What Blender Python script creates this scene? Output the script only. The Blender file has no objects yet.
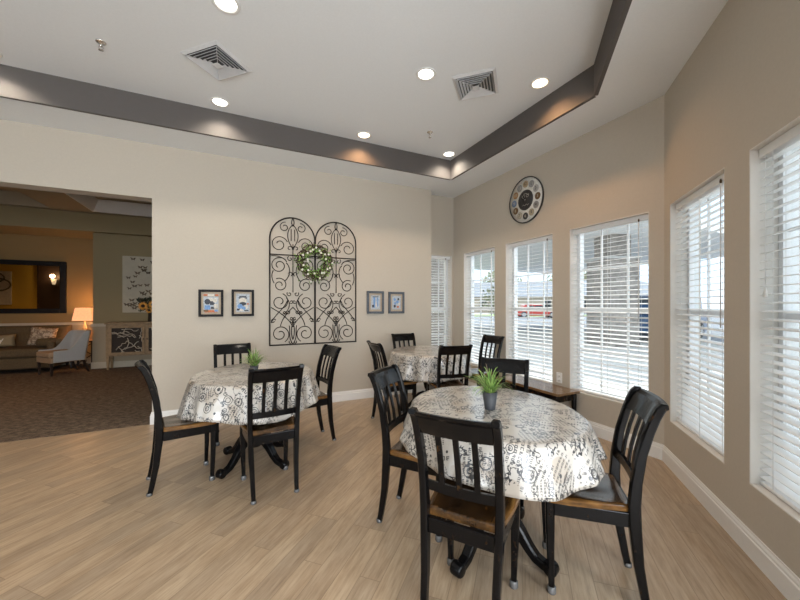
import bpy, bmesh, math, random
from mathutils import Vector, Matrix, noise
random.seed(7)
PI = math.pi
R = math.radians
C = bpy.context.scene.collection
SC = bpy.context.scene

# ------------------------------------------------------------------ camera
EYE = 1.30
cam = bpy.data.cameras.new('camera')
cam_ob = bpy.data.objects.new('camera', cam)
C.objects.link(cam_ob)
cam_ob.location = (0, 0, EYE)
cam_ob.rotation_euler = (R(90), 0, R(-25.5))
cam.sensor_width = 36
cam.lens = 346 / 800 * 36
cam.shift_y = 5 / 800
cam.clip_start = 0.02
cam.clip_end = 400
SC.camera = cam_ob

# ------------------------------------------------------------------ exposure
SC.view_settings.view_transform = 'Standard'
SC.view_settings.look = 'None'
SC.view_settings.gamma = 1
SC.view_settings.use_curve_mapping = False
SC.view_settings.exposure = 0.10

# ------------------------------------------------------------------ sky
SKY = 2.2
world = bpy.data.worlds.new('sky')
SC.world = world
world.use_nodes = True
nt = world.node_tree
nt.nodes.clear()
wo = nt.nodes.new('ShaderNodeOutputWorld')
bg = nt.nodes.new('ShaderNodeBackground')
tc = nt.nodes.new('ShaderNodeTexCoord')
nz = nt.nodes.new('ShaderNodeTexNoise')
nz.inputs['Scale'].default_value = 3.0
nz.inputs['Detail'].default_value = 5
rp = nt.nodes.new('ShaderNodeValToRGB')
rp.color_ramp.elements[0].position = 0.42
rp.color_ramp.elements[0].color = (0.62, 0.80, 1.0, 1)
rp.color_ramp.elements[1].position = 0.62
rp.color_ramp.elements[1].color = (1.0, 1.0, 1.0, 1)
nt.links.new(tc.outputs['Generated'], nz.inputs['Vector'])
nt.links.new(nz.outputs['Fac'], rp.inputs['Fac'])
nt.links.new(rp.outputs['Color'], bg.inputs['Color'])
bg.inputs['Strength'].default_value = SKY
nt.links.new(bg.outputs[0], wo.inputs['Surface'])

# ------------------------------------------------------------------ sun and added fill lights
SUN = 4.2
sl = bpy.data.lights.new('sun', 'SUN')
sl.energy = SUN
sl.angle = R(0.6)
sl.color = (1.0, 0.95, 0.87)
so = bpy.data.objects.new('sun', sl)
C.objects.link(so)
_to_sun = Vector((0.85 * math.cos(R(47)), 0.53 * math.cos(R(47)), math.sin(R(47))))
so.rotation_euler = _to_sun.to_track_quat('Z', 'Y').to_euler()
so.location = (20, 12, 20)


def area_light(name, loc, aim, sx, sy, power, color=(1, 1, 1)):
    l = bpy.data.lights.new(name, 'AREA')
    l.shape = 'RECTANGLE'
    l.size = sx
    l.size_y = sy
    l.energy = power
    l.color = color
    o = bpy.data.objects.new(name, l)
    C.objects.link(o)
    o.location = loc
    o.rotation_euler = (-Vector(aim)).to_track_quat('Z', 'Y').to_euler()
    return o


# fill lights added to brighten the room, set in unseen window openings
area_light('fill_rear', (-0.75, -3.12, 1.35), (0, 1, 0), 2.5, 2.0, 212, (0.89, 0.94, 1.0))
area_light('fill_rear', (-3.9, -3.12, 1.35), (0, 1, 0), 1.7, 1.7, 36, (0.89, 0.94, 1.0))
area_light('fill_angled', (1.36, -.40, 1.25), (-1, 1, 0), .78, 1.7, 28, (0.90, 0.95, 1.0))

# ================================================================== helpers


class MB:
    """collects shapes and links them as one mesh object"""

    def __init__(self):
        self.bm = bmesh.new()
        self.mi = 0
        self.M = Matrix.Identity(4)

    def v(self, co):
        return self.bm.verts.new(self.M @ Vector(co))

    def f(self, vs, smooth=False):
        try:
            fc = self.bm.faces.new(vs)
        except ValueError:
            return None
        fc.material_index = self.mi
        fc.smooth = smooth
        return fc

    def box(self, c, s, rz=0, rx=0, ry=0):
        m = Matrix.Translation(Vector(c)) @ Matrix.Rotation(rz, 4, 'Z') @ Matrix.Rotation(ry, 4, 'Y') @ Matrix.Rotation(rx, 4, 'X')
        vs = []
        for z in (-.5, .5):
            for x, y in ((-.5, -.5), (.5, -.5), (.5, .5), (-.5, .5)):
                vs.append(self.v(m @ Vector((x * s[0], y * s[1], z * s[2]))))
        for q in ((3, 2, 1, 0), (4, 5, 6, 7), (0, 1, 5, 4), (1, 2, 6, 5), (2, 3, 7, 6), (3, 0, 4, 7)):
            self.f([vs[i] for i in q])
        return self

    def bb(self, x0, x1, y0, y1, z0, z1):
        return self.box(((x0 + x1) / 2, (y0 + y1) / 2, (z0 + z1) / 2), (abs(x1 - x0), abs(y1 - y0), abs(z1 - z0)))

    def prism(self, poly, z0, z1):
        b = [self.v((x, y, z0)) for x, y in poly]
        t = [self.v((x, y, z1)) for x, y in poly]
        n = len(poly)
        self.f(b[::-1])
        self.f(t)
        for i in range(n):
            self.f([b[i], b[(i + 1) % n], t[(i + 1) % n], t[i]])
        return self

    def prism_y(self, poly, y0, y1, smooth=False):
        """polygon in the xz plane, extruded along y"""
        b = [self.v((x, y0, z)) for x, z in poly]
        t = [self.v((x, y1, z)) for x, z in poly]
        n = len(poly)
        self.f(b)
        self.f(t[::-1])
        for i in range(n):
            self.f([b[i], t[i], t[(i + 1) % n], b[(i + 1) % n]], smooth)
        return self

    def prism_x(self, poly, x0, x1, smooth=False):
        b = [self.v((x0, y, z)) for y, z in poly]
        t = [self.v((x1, y, z)) for y, z in poly]
        n = len(poly)
        self.f(b[::-1])
        self.f(t)
        for i in range(n):
            self.f([b[i], b[(i + 1) % n], t[(i + 1) % n], t[i]], smooth)
        return self

    def lathe(self, prof, c=(0, 0, 0), n=24, axis='Z', sx=1, sy=1):
        m = Matrix.Translation(Vector(c))
        if axis == 'X':
            m = m @ Matrix.Rotation(PI / 2, 4, 'Y')
        if axis == 'Y':
            m = m @ Matrix.Rotation(PI / 2, 4, 'X')
        rings = []
        for r, z in prof:
            if r < 1e-5:
                rings.append([self.v(m @ Vector((0, 0, z)))])
            else:
                rings.append([self.v(m @ Vector((r * sx * math.cos(2 * PI * i / n), r * sy * math.sin(2 * PI * i / n), z))) for i in range(n)])
        for a, b in zip(rings, rings[1:]):
            for i in range(n):
                j = (i + 1) % n
                if len(a) == 1 and len(b) > 1:
                    self.f([a[0], b[j], b[i]], True)
                elif len(b) == 1 and len(a) > 1:
                    self.f([a[i], a[j], b[0]], True)
                elif len(a) > 1:
                    self.f([a[i], a[j], b[j], b[i]], True)
        if len(rings[0]) > 1:
            self.f(rings[0][::-1])
        if len(rings[-1]) > 1:
            self.f(rings[-1])
        return self

    def tube(self, pts, rad, n=6, cap=True):
        pts = [Vector(p) for p in pts]
        rs = rad if isinstance(rad, (list, tuple)) else [rad] * len(pts)
        rings = []
        up = Vector((0, 0, 1))
        prev = None
        for i, p in enumerate(pts):
            t = (pts[min(i + 1, len(pts) - 1)] - pts[max(i - 1, 0)])
            t = t.normalized() if t.length > 1e-9 else Vector((0, 0, 1))
            if prev is None:
                a = up if abs(t.dot(up)) < .9 else Vector((1, 0, 0))
                u = t.cross(a).normalized()
            else:
                u = (prev - t * prev.dot(t))
                u = u.normalized() if u.length > 1e-6 else t.orthogonal().normalized()
            prev = u
            w = t.cross(u)
            rings.append([self.v(p + (u * math.cos(2 * PI * k / n) + w * math.sin(2 * PI * k / n)) * rs[i]) for k in range(n)])
        for a, b in zip(rings, rings[1:]):
            for k in range(n):
                self.f([a[k], a[(k + 1) % n], b[(k + 1) % n], b[k]], True)
        if cap:
            self.f(rings[0][::-1])
            self.f(rings[-1])
        return self

    def strip(self, path, smooth=True):
        """path: list of (x, y, z, width along x, depth across) in a plane of constant x: a bar of rectangular section"""
        rings = []
        P = [Vector(p[:3]) for p in path]
        for i, p in enumerate(path):
            t = P[min(i + 1, len(P) - 1)] - P[max(i - 1, 0)]
            t.x = 0
            t.normalize()
            nrm = Vector((0, t.z, -t.y))
            w, d = p[3] / 2, p[4] / 2
            b = min(w, d) * .35
            ring = []
            for sx, sn in ((-1, -1), (1, -1), (1, 1), (-1, 1)):
                if sx * sn > 0:
                    q = ((sx * w, sn * (d - b)), (sx * (w - b), sn * d))
                else:
                    q = ((sx * (w - b), sn * d), (sx * w, sn * (d - b)))
                for a, c in q:
                    ring.append(self.v(P[i] + Vector((a, 0, 0)) + nrm * c))
            rings.append(ring)
        for a, b in zip(rings, rings[1:]):
            for k in range(8):
                self.f([a[k], a[(k + 1) % 8], b[(k + 1) % 8], b[k]], smooth and False)
        self.f(rings[0][::-1])
        self.f(rings[-1])
        return self

    def sphere(self, c, r, seg=10, rings=7, s=(1, 1, 1)):
        prof = [(r * math.sin(PI * i / rings), -r * math.cos(PI * i / rings)) for i in range(rings + 1)]
        M0 = self.M
        self.M = M0 @ Matrix.Translation(Vector(c)) @ Matrix.Diagonal(Vector((s[0], s[1], s[2], 1)))
        self.lathe(prof, n=seg)
        self.M = M0
        return self

    def build(self, name, mat, parent=None, bevel=0, seg=2, subsurf=0, solid=0):
        me = bpy.data.meshes.new(name)
        bmesh.ops.recalc_face_normals(self.bm, faces=self.bm.faces)
        self.bm.to_mesh(me)
        self.bm.free()
        for m in (mat if isinstance(mat, (list, tuple)) else [mat]):
            me.materials.append(m)
        o = bpy.data.objects.new(name, me)
        C.objects.link(o)
        if parent:
            o.parent = parent
        if solid:
            s = o.modifiers.new('solid', 'SOLIDIFY')
            s.thickness = solid
        if bevel:
            b = o.modifiers.new('bevel', 'BEVEL')
            b.width = bevel
            b.segments = seg
            b.limit_method = 'ANGLE'
            b.angle_limit = R(40)
            b.harden_normals = False
        if subsurf:
            s = o.modifiers.new('sub', 'SUBSURF')
            s.levels = s.render_levels = subsurf
        return o


def empty(name, loc=(0, 0, 0), rz=0, M=None):
    o = bpy.data.objects.new(name, None)
    o.empty_display_size = .1
    C.objects.link(o)
    if M is not None:
        o.matrix_world = M
    else:
        o.location = loc
        o.rotation_euler = (0, 0, rz)
    return o


def tag(o, label=None, cat=None, group=None, kind=None):
    if label: o['label'] = label
    if cat: o['category'] = cat
    if group: o['group'] = group
    if kind: o['kind'] = kind
    return o


def struct(o):
    o['kind'] = 'structure'
    return o


def copy_tree(o, parent=None):
    c = o.copy()
    C.objects.link(c)
    if parent: c.parent = parent
    for ch in list(o.children):
        copy_tree(ch, c)
    return c


# ------------------------------------------------------------------ materials
class G:
    """tiny node-expression helper"""

    def __init__(self, name):
        self.m = bpy.data.materials.new(name)
        self.m.use_nodes = True
        self.t = self.m.node_tree
        self.b = self.t.nodes['Principled BSDF']

    def n(self, typ, **kw):
        nd = self.t.nodes.new(typ)
        for k, v in kw.items():
            setattr(nd, k, v)
        return nd

    def put(self, sock, val):
        if hasattr(val, 'is_output') or isinstance(val, bpy.types.NodeSocket):
            self.t.links.new(val, sock)
        else:
            sock.default_value = val

    def math(self, op, a, b=0.0, c=None):
        nd = self.n('ShaderNodeMath', operation=op)
        self.put(nd.inputs[0], a)
        self.put(nd.inputs[1], b)
        if c is not None: self.put(nd.inputs[2], c)
        return nd.outputs[0]

    def coord(self, kind='Object'):
        return self.n('ShaderNodeTexCoord').outputs[kind]

    def map(self, vec, scale=(1, 1, 1), rot=(0, 0, 0), loc=(0, 0, 0)):
        nd = self.n('ShaderNodeMapping')
        self.put(nd.inputs['Vector'], vec)
        nd.inputs['Scale'].default_value = scale
        nd.inputs['Rotation'].default_value = rot
        nd.inputs['Location'].default_value = loc
        return nd.outputs[0]

    def noise(self, vec, scale, detail=3, rough=.5, out='Fac'):
        nd = self.n('ShaderNodeTexNoise')
        self.put(nd.inputs['Vector'], vec)
        nd.inputs['Scale'].default_value = scale
        nd.inputs['Detail'].default_value = detail
        nd.inputs['Roughness'].default_value = rough
        return nd.outputs[out]

    def ramp(self, fac, stops):
        nd = self.n('ShaderNodeValToRGB')
        self.put(nd.inputs[0], fac)
        el = nd.color_ramp.elements
        while len(el) > 1: el.remove(el[0])
        for i, (p, c) in enumerate(stops):
            e = el[0] if i == 0 else el.new(p)
            e.position = p
            e.color = (*c, 1) if len(c) == 3 else c
        return nd.outputs[0]

    def mix(self, fac, a, b, mode='MIX'):
        nd = self.n('ShaderNodeMix', data_type='RGBA', blend_type=mode)
        self.put(nd.inputs[0], fac)
        for s, v in ((nd.inputs[6], a), (nd.inputs[7], b)):
            if isinstance(v, tuple) and len(v) == 3: v = (*v, 1)
            self.put(s, v)
        return nd.outputs[2]

    def bump(self, h, strength=.2, dist=.01):
        nd = self.n('ShaderNodeBump')
        nd.inputs['Strength'].default_value = strength
        nd.inputs['Distance'].default_value = dist
        self.put(nd.inputs['Height'], h)
        self.t.links.new(nd.outputs[0], self.b.inputs['Normal'])

    def out(self, col=None, rough=None, metal=None, coat=None):
        if col is not None:
            if isinstance(col, tuple) and len(col) == 3: col = (*col, 1)
            self.put(self.b.inputs['Base Color'], col)
        if rough is not None: self.put(self.b.inputs['Roughness'], rough)
        if metal is not None: self.put(self.b.inputs['Metallic'], metal)
        if coat is not None:
            self.b.inputs['Coat Weight'].default_value = coat
            self.b.inputs['Coat Roughness'].default_value = .08
        return self.m


def plain(name, col, rough=.5, metal=0, var=.08, scale=30, bump=0, coat=None, emit=None, spec=.5):
    g = G(name)
    g.b.inputs['Specular IOR Level'].default_value = spec
    f = g.noise(g.coord(), scale, 4)
    dark = tuple(c * (1 - var) for c in col)
    lite = tuple(min(1, c * (1 + var)) for c in col)
    g.out(g.ramp(f, [(.3, dark), (.7, lite)]), rough, metal, coat)
    if bump: g.bump(f, bump, .004)
    if emit:
        g.b.inputs['Emission Color'].default_value = (*emit[0], 1)
        g.b.inputs['Emission Strength'].default_value = emit[1]
    return g.m


M = {}
M['wall'] = plain('wall_paint', (.52, .465, .385), .85, var=.02, scale=60, bump=.05)
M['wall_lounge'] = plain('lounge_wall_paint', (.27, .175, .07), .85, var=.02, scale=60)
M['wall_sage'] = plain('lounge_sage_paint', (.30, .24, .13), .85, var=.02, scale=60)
M['mustard'] = plain('mustard_paint', (.75, .50, .07), .85, var=.02)
M['ceiling'] = plain('ceiling_paint', (.79, .81, .82), .9, var=.015, scale=80)
M['fascia'] = plain('tray_fascia_paint', (.105, .093, .086), .8, var=.02)
M['trim'] = plain('white_trim_paint', (.80, .79, .76), .4, var=.015)
M['reveal'] = plain('window_reveal_paint', (.74, .71, .66), .6, var=.01)
M['blind'] = plain('blind_slat_white', (.86, .86, .85), .35, var=.01)
M['vinyl'] = plain('window_vinyl_white', (.85, .86, .87), .3, var=.01)
M['cord'] = plain('blind_cord', (.75, .75, .73), .7)
M['white_plastic'] = plain('white_plastic', (.82, .81, .78), .35, var=.01)
M['iron'] = plain('wrought_iron', (.014, .011, .010), .6, 0, var=.3, scale=90, bump=.3, spec=.25)
M['black_frame'] = plain('black_frame_wood', (.008, .007, .007), .5, var=.2, spec=.2)
M['mat_tan'] = plain('tan_mat_board', (.42, .34, .25), .8)
M['chrome'] = plain('chrome', (.75, .73, .70), .18, 1, var=.03)
M['metal_grey'] = plain('painted_vent_metal', (.66, .66, .66), .45, var=.02)
M['vent_dark'] = plain('vent_throat', (.09, .09, .09), .8)
M['glide'] = plain('clear_plastic_glide', (.16, .16, .16), .1, .3, var=.1)
M['pot'] = plain('slate_pot', (.045, .048, .054), .55, var=.15)
M['soil'] = plain('soil', (.05, .035, .02), .95, var=.4)
M['leaf'] = plain('fern_green', (.14, .27, .05), .5, var=.45, scale=25)
M['leaf2'] = plain('grass_green_light', (.30, .44, .12), .5, var=.4, scale=25)
M['leaf_brown'] = plain('dry_leaf', (.22, .15, .09), .6, var=.3)
M['twig'] = plain('twig_brown', (.07, .045, .025), .8, var=.4)
M['blossom'] = plain('white_blossom', (.78, .76, .68), .6, var=.08)
M['grass'] = plain('lawn', (.28, .38, .14), .95, var=.3, scale=4)
M['concrete'] = plain('sunlit_concrete', (.46, .45, .43), .9, var=.15, scale=3)
M['asphalt'] = plain('asphalt', (.20, .22, .25), .85, var=.12, scale=6)
M['gravel'] = plain('river_gravel', (.20, .195, .19), .9, var=.6, scale=14, bump=.6)
M['white_soffit'] = plain('white_soffit', (.85, .85, .84), .7, var=.01)
M['shingle'] = plain('grey_shingle', (.26, .28, .31), .9, var=.15, scale=5)
M['siding'] = plain('tan_siding', (.50, .43, .34), .85, var=.06)
M['crown'] = plain('tree_crown', (.36, .38, .24), .8, var=.35, scale=2)
M['bark'] = plain('tree_bark', (.09, .07, .05), .9, var=.3)
M['rubber'] = plain('tyre_rubber', (.02, .02, .02), .8)
M['car_red'] = plain('red_car_paint', (.55, .04, .02), .25, 0, var=.03, coat=.8)
M['car_blue'] = plain('blue_car_paint', (.05, .12, .25), .25, .2, var=.03, coat=.8)
M['car_glass'] = plain('tinted_car_glass', (.02, .025, .03), .08)
M['alloy'] = plain('alloy_wheel', (.7, .7, .72), .3, .6)
M['sofa'] = plain('brown_sofa_velvet', (.11, .075, .035), .8, var=.25, scale=60, bump=.2)
M['chair_grey'] = plain('grey_upholstery', (.42, .43, .42), .85, var=.08, scale=120, bump=.2)
M['chair_tan'] = plain('tan_upholstery', (.38, .27, .17), .85, var=.08, scale=120, bump=.2)
M['dark_wood'] = plain('dark_stained_wood', (.025, .015, .01), .4, var=.3)
M['linen'] = plain('linen_pillow', (.30, .23, .13), .9, var=.1, scale=150)
M['cab'] = plain('weathered_oak', (.30, .20, .10), .6, var=.25, scale=18)
M['fret'] = plain('pale_fretwork', (.52, .46, .36), .5, var=.1)
M['mirror'] = plain('mirror_silver', (.75, .74, .70), .02, 1, var=0)
M['canvas'] = plain('canvas_cream', (.52, .47, .36), .8, var=.06, scale=9)
M['gold'] = plain('antique_gold', (.09, .055, .02), .4, .3, var=.4)
M['petal'] = plain('sunflower_petal', (.75, .33, .02), .6, var=.2)
M['seed'] = plain('sunflower_seed', (.03, .015, .008), .8)
M['foliage_dark'] = plain('dark_foliage', (.03, .04, .02), .7, var=.4)
M['glass_dark'] = plain('smoked_glass', (.03, .02, .012), .5, spec=.2)
M['door_dark'] = plain('dark_door', (.06, .035, .022), .5, var=.1)
M['art_white'] = plain('art_ground', (.80, .77, .70), .8, var=.1)
M['art_ring'] = plain('art_ring_olive', (.20, .19, .12), .8)
M['shade_lamp'] = plain('lit_lamp_shade', (.8, .6, .4), .9, emit=((1.0, .42, .16), .80))
M['bulb_sconce'] = plain('lit_sconce_glass', (.9, .7, .5), .9, emit=((1.0, .72, .42), .7))
M['lens_white'] = plain('lit_can_lens_white', (.9, .9, .9), .9, emit=((1.0, .95, .85), 6))
M['lens_warm'] = plain('lit_can_lens_warm', (.9, .9, .9), .9, emit=((1.0, .78, .52), 5))
M['can_ring'] = plain('can_ring_white', (.8, .79, .76), .4, var=.01)
M['hand'] = plain('clock_hand', (.02, .018, .016), .4)
M['clock_rim'] = plain('clock_rim', (.035, .03, .028), .45, var=.3)
M['blue_grey'] = plain('blue_grey_frame', (.08, .095, .115), .5, var=.25, scale=60)
M['lampbase'] = plain('lamp_base_glass', (.55, .40, .25), .1, .2)


def glass():
    m = bpy.data.materials.new('window_glass')
    m.use_nodes = True
    t = m.node_tree
    t.nodes.clear()
    o = t.nodes.new('ShaderNodeOutputMaterial')
    mx = t.nodes.new('ShaderNodeMixShader')
    tr = t.nodes.new('ShaderNodeBsdfTransparent')
    gl = t.nodes.new('ShaderNodeBsdfGlossy')
    lw = t.nodes.new('ShaderNodeLayerWeight')
    pw = t.nodes.new('ShaderNodeMath')
    pw.operation = 'POWER'
    pw.inputs[1].default_value = 4
    ma = t.nodes.new('ShaderNodeMath')
    ma.operation = 'MULTIPLY_ADD'
    ma.inputs[1].default_value = .5
    nz = t.nodes.new('ShaderNodeTexNoise')
    mr = t.nodes.new('ShaderNodeMapRange')
    nz.inputs['Scale'].default_value = 2
    mr.inputs['To Min'].default_value = .018
    mr.inputs['To Max'].default_value = .026
    lw.inputs['Blend'].default_value = .5
    t.links.new(nz.outputs['Fac'], mr.inputs['Value'])
    t.links.new(lw.outputs['Facing'], pw.inputs[0])
    t.links.new(pw.outputs[0], ma.inputs[0])
    t.links.new(mr.outputs[0], ma.inputs[2])
    fr = ma
    tr.inputs['Color'].default_value = (.95, .97, .97, 1)
    gl.inputs['Roughness'].default_value = .02
    t.links.new(fr.outputs[0], mx.inputs[0])
    t.links.new(tr.outputs[0], mx.inputs[1])
    t.links.new(gl.outputs[0], mx.inputs[2])
    t.links.new(mx.outputs[0], o.inputs['Surface'])
    return m


M['glass'] = glass()


def floor_mat():
    g = G('oak_plank_floor')
    co = g.coord()
    v = g.map(co, rot=(0, 0, R(-45)))
    br = g.n('ShaderNodeTexBrick', offset=.37, offset_frequency=3)
    g.put(br.inputs['Vector'], v)
    br.inputs['Color1'].default_value = (0, 0, 0, 1)
    br.inputs['Color2'].default_value = (1, 1, 1, 1)
    br.inputs['Mortar'].default_value = (.5, .5, .5, 1)
    br.inputs['Scale'].default_value = 1
    br.inputs['Mortar Size'].default_value = .0016
    br.inputs['Mortar Smooth'].default_value = .1
    br.inputs['Brick Width'].default_value = .92
    br.inputs['Row Height'].default_value = .105
    tone = br.outputs['Color']
    seam = br.outputs['Fac']
    # grain, shifted per plank
    sh = g.n('ShaderNodeVectorMath', operation='ADD')
    g.put(sh.inputs[0], v)
    sc = g.n('ShaderNodeVectorMath', operation='SCALE')
    g.put(sc.inputs[0], tone)
    sc.inputs['Scale'].default_value = 9.0
    g.put(sh.inputs[1], sc.outputs[0])
    gr = g.noise(g.map(sh.outputs[0], scale=(2.2, 26, 1)), 3.2, 6, .62)
    gr2 = g.noise(g.map(sh.outputs[0], scale=(1.2, 7, 1)), 3.0, 4, .6)
    base = g.ramp(gr, [(.27, (.17, .112, .068)), (.48, (.38, .285, .19)), (.72, (.53, .42, .30))])
    base = g.mix(.5, base, g.ramp(gr2, [(.3, (.29, .20, .125)), (.7, (.52, .405, .285))]))
    tint = g.ramp(tone, [(0, (.84, .84, .85)), (.5, (1, .98, .95)), (1, (1.1, 1.08, 1.04))])
    base = g.mix(1.0, base, tint, 'MULTIPLY')
    base = g.mix(g.math('MULTIPLY', seam, .6), base, (.14, .09, .055))
    rough = g.math('MULTIPLY_ADD', gr, .18, .26)
    m = g.out(base, rough)
    h = g.math('SUBTRACT', g.math('MULTIPLY', gr, .25), seam)
    g.bump(h, .25, .002)
    return m


def carpet_mat():
    g = G('brown_carpet')
    co = g.coord()
    a = g.noise(g.map(co, scale=(1, 1.9, 1)), 15, 4, .65)
    b = g.noise(co, 130, 2)
    f = g.math('ADD', g.math('MULTIPLY', a, .75), g.math('MULTIPLY', b, .25))
    m = g.out(g.ramp(f, [(.36, (.045, .032, .021)), (.5, (.115, .082, .054)), (.64, (.24, .185, .13))]), .95)
    g.bump(b, .5, .006)
    return m


def black_paint():
    g = G('distressed_black_paint')
    co = g.coord()
    a = g.noise(g.map(co, scale=(3, 3, 1.4)), 14, 6, .7)
    geo = g.n('ShaderNodeNewGeometry')
    pt = g.math('MULTIPLY', g.math('SUBTRACT', geo.outputs['Pointiness'], .52), 6)
    wear = g.math('ADD', g.math('MULTIPLY', g.math('SUBTRACT', a, .66), 9), pt)
    wear = g.math('MINIMUM', g.math('MAXIMUM', wear, 0), 1)
    col = g.mix(g.math('MULTIPLY', wear, .8), (.0045, .0042, .0045), (.10, .045, .012))
    g.b.inputs['Specular IOR Level'].default_value = .20
    m = g.out(col, g.math('MULTIPLY_ADD', a, .12, .10))
    g.bump(a, .05, .002)
    return m


def seat_wood():
    g = G('rubbed_brown_seat_wood')
    co = g.coord()
    a = g.noise(g.map(co, scale=(9, 1.6, 9)), 5, 6, .65)
    b = g.noise(co, 5.5, 3, .6)
    sp = g.n('ShaderNodeSeparateXYZ')
    g.put(sp.inputs[0], co)
    ex = g.math('MULTIPLY', g.math('POWER', g.math('MULTIPLY', g.math('ABSOLUTE', sp.outputs[0]), 6.0), 4), .16)
    ey = g.math('MULTIPLY', g.math('POWER', g.math('MULTIPLY', g.math('ABSOLUTE', sp.outputs[1]), 5.6), 4), .10)
    f = g.math('ADD', g.math('MULTIPLY', a, .50), g.math('MULTIPLY', b, .42))
    f = g.math('ADD', f, g.math('MINIMUM', g.math('ADD', ex, ey), .22))
    col = g.ramp(f, [(.38, (.016, .009, .005)), (.54, (.060, .028, .009)), (.67, (.17, .078, .020)), (.82, (.36, .185, .05))])
    m = g.out(col, .22)
    g.b.inputs['Coat Weight'].default_value = .35
    g.b.inputs['Coat Roughness'].default_value = .15
    return m


def bench_wood():
    g = G('bench_top_wood')
    a = g.noise(g.map(g.coord(), scale=(9, 1.2, 9)), 4, 6, .65)
    return g.out(g.ramp(a, [(.3, (.10, .05, .02)), (.7, (.28, .16, .07))]), .25, coat=.3)


def cloth_mat():
    g = G('printed_vinyl_tablecloth')
    uv = g.coord('UV')

    def vor(scale, seedloc, rnd=.8):
        v = g.n('ShaderNodeTexVoronoi', feature='F1')
        v.inputs['Scale'].default_value = scale
        v.inputs['Randomness'].default_value = rnd
        g.put(v.inputs['Vector'], g.map(uv, loc=seedloc))
        sep = g.n('ShaderNodeSeparateColor')
        g.put(sep.inputs[0], v.outputs['Color'])
        return v.outputs['Distance'], sep.outputs, v

    def step_(x, lo):
        return g.math('GREATER_THAN', x, lo)

    def lt(x, hi):
        return g.math('LESS_THAN', x, hi)

    def mul(*a):
        r = a[0]
        for b in a[1:]: r = g.math('MULTIPLY', r, b)
        return r

    inks = []
    wob = g.noise(uv, 60, 2)
    # postmark rings and wheels
    for scale, loc, rr in ((9.0, (0, 0, 0), .34), (15.5, (3.1, 1.7, 0), .31)):
        d, rgb, v = vor(scale, loc)
        d2 = g.math('ADD', d, g.math('MULTIPLY', g.math('SUBTRACT', wob, .5), .03))
        ring = lt(g.math('ABSOLUTE', g.math('SUBTRACT', d2, rr - .03)), .022)
        ring2 = lt(g.math('ABSOLUTE', g.math('SUBTRACT', d2, rr - .15)), .018)
        hub = lt(d2, .055)
        # spokes around the cell centre
        dv = g.n('ShaderNodeVectorMath', operation='SUBTRACT')
        g.put(dv.inputs[0], g.map(uv, loc=loc))
        pv = g.n('ShaderNodeVectorMath', operation='MULTIPLY')
        g.put(pv.inputs[0], v.outputs['Position'])
        pv.inputs[1].default_value = (1, 1, 1)
        g.put(dv.inputs[1], pv.outputs[0])
        sp = g.n('ShaderNodeSeparateXYZ')
        g.put(sp.inputs[0], dv.outputs[0])
        ang = g.math('ARCTAN2', sp.outputs[1], sp.outputs[0])
        spoke = mul(step_(g.math('SINE', g.math('MULTIPLY', ang, 9)), .55), lt(d2, rr - .15), step_(rgb[1], .45))
        allr = g.math('MAXIMUM', g.math('MAXIMUM', ring, ring2), g.math('MAXIMUM', hub, spoke))
        inks.append(mul(allr, step_(rgb[0], .40)))
    # blocks of lettering, two sizes and directions
    d, rgb, v = vor(7.0, (7.3, 2.2, 0), 1)
    for ang_, lines, lettr, lo, hi in ((38, 44, 62, -.1, .36), (-52, 27, 40, .36, .66), (12, 56, 78, .66, 1.0)):
        rv = g.map(uv, rot=(0, 0, R(ang_)))
        sp = g.n('ShaderNodeSeparateXYZ')
        g.put(sp.inputs[0], rv)
        ln = g.math('FRACT', g.math('MULTIPLY', sp.outputs[1], lines))
        row = g.math('FLOOR', g.math('MULTIPLY', sp.outputs[1], lines))
        cb = g.n('ShaderNodeCombineXYZ')
        g.put(cb.inputs[0], sp.outputs[0])
        g.put(cb.inputs[1], g.math('MULTIPLY', row, .731))
        fx_ = g.math('MULTIPLY', sp.outputs[0], lettr)
        fu = g.math('FRACT', fx_)
        fv = g.math('DIVIDE', g.math('SUBTRACT', ln, .22), .58)
        wn = g.n('ShaderNodeTexWhiteNoise', noise_dimensions='2D')
        c2 = g.n('ShaderNodeCombineXYZ')
        g.put(c2.inputs[0], g.math('FLOOR', fx_))
        g.put(c2.inputs[1], row)
        g.put(wn.inputs['Vector'], c2.outputs[0])
        ws = g.n('ShaderNodeSeparateColor')
        g.put(ws.inputs[0], wn.outputs['Color'])
        rr_, rg_, rb_ = ws.outputs[0], ws.outputs[1], ws.outputs[2]
        inx = mul(step_(fu, .10), lt(fu, .80))
        parts_ = [mul(step_(fu, .10), lt(fu, .32), step_(rr_, .22)),
                  mul(step_(fu, .58), lt(fu, .80), step_(rg_, .30)),
                  mul(step_(fv, .78), inx, step_(rb_, .38)),
                  mul(lt(fv, .22), inx, lt(rr_, .55)),
                  mul(lt(g.math('ABSOLUTE', g.math('SUBTRACT', fv, .5)), .12), inx, lt(rg_, .62))]
        letters = parts_[0]
        for p_ in parts_[1:]: letters = g.math('MAXIMUM', letters, p_)
        letters = mul(letters, step_(fv, 0), lt(fv, 1))
        strokes = 1.0
        words = step_(g.noise(g.map(cb.outputs[0], scale=(13, 5, 1)), 1.0, 1), .38)
        band = mul(step_(ln, .25), lt(ln, .78))
        inks.append(mul(band, letters, strokes, words, step_(rgb[0], lo), lt(rgb[0], hi), lt(d, .62)))
    # flourishes
    f1 = g.noise(uv, 12, 3, .55)
    fl = lt(g.math('ABSOLUTE', g.math('SUBTRACT', f1, .5)), .014)
    msk = step_(g.noise(uv, 8, 1), .47)
    inks.append(mul(fl, msk))
    # small solid marks
    d, rgb, v = vor(24, (1.3, 9.2, 0), 1)
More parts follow.
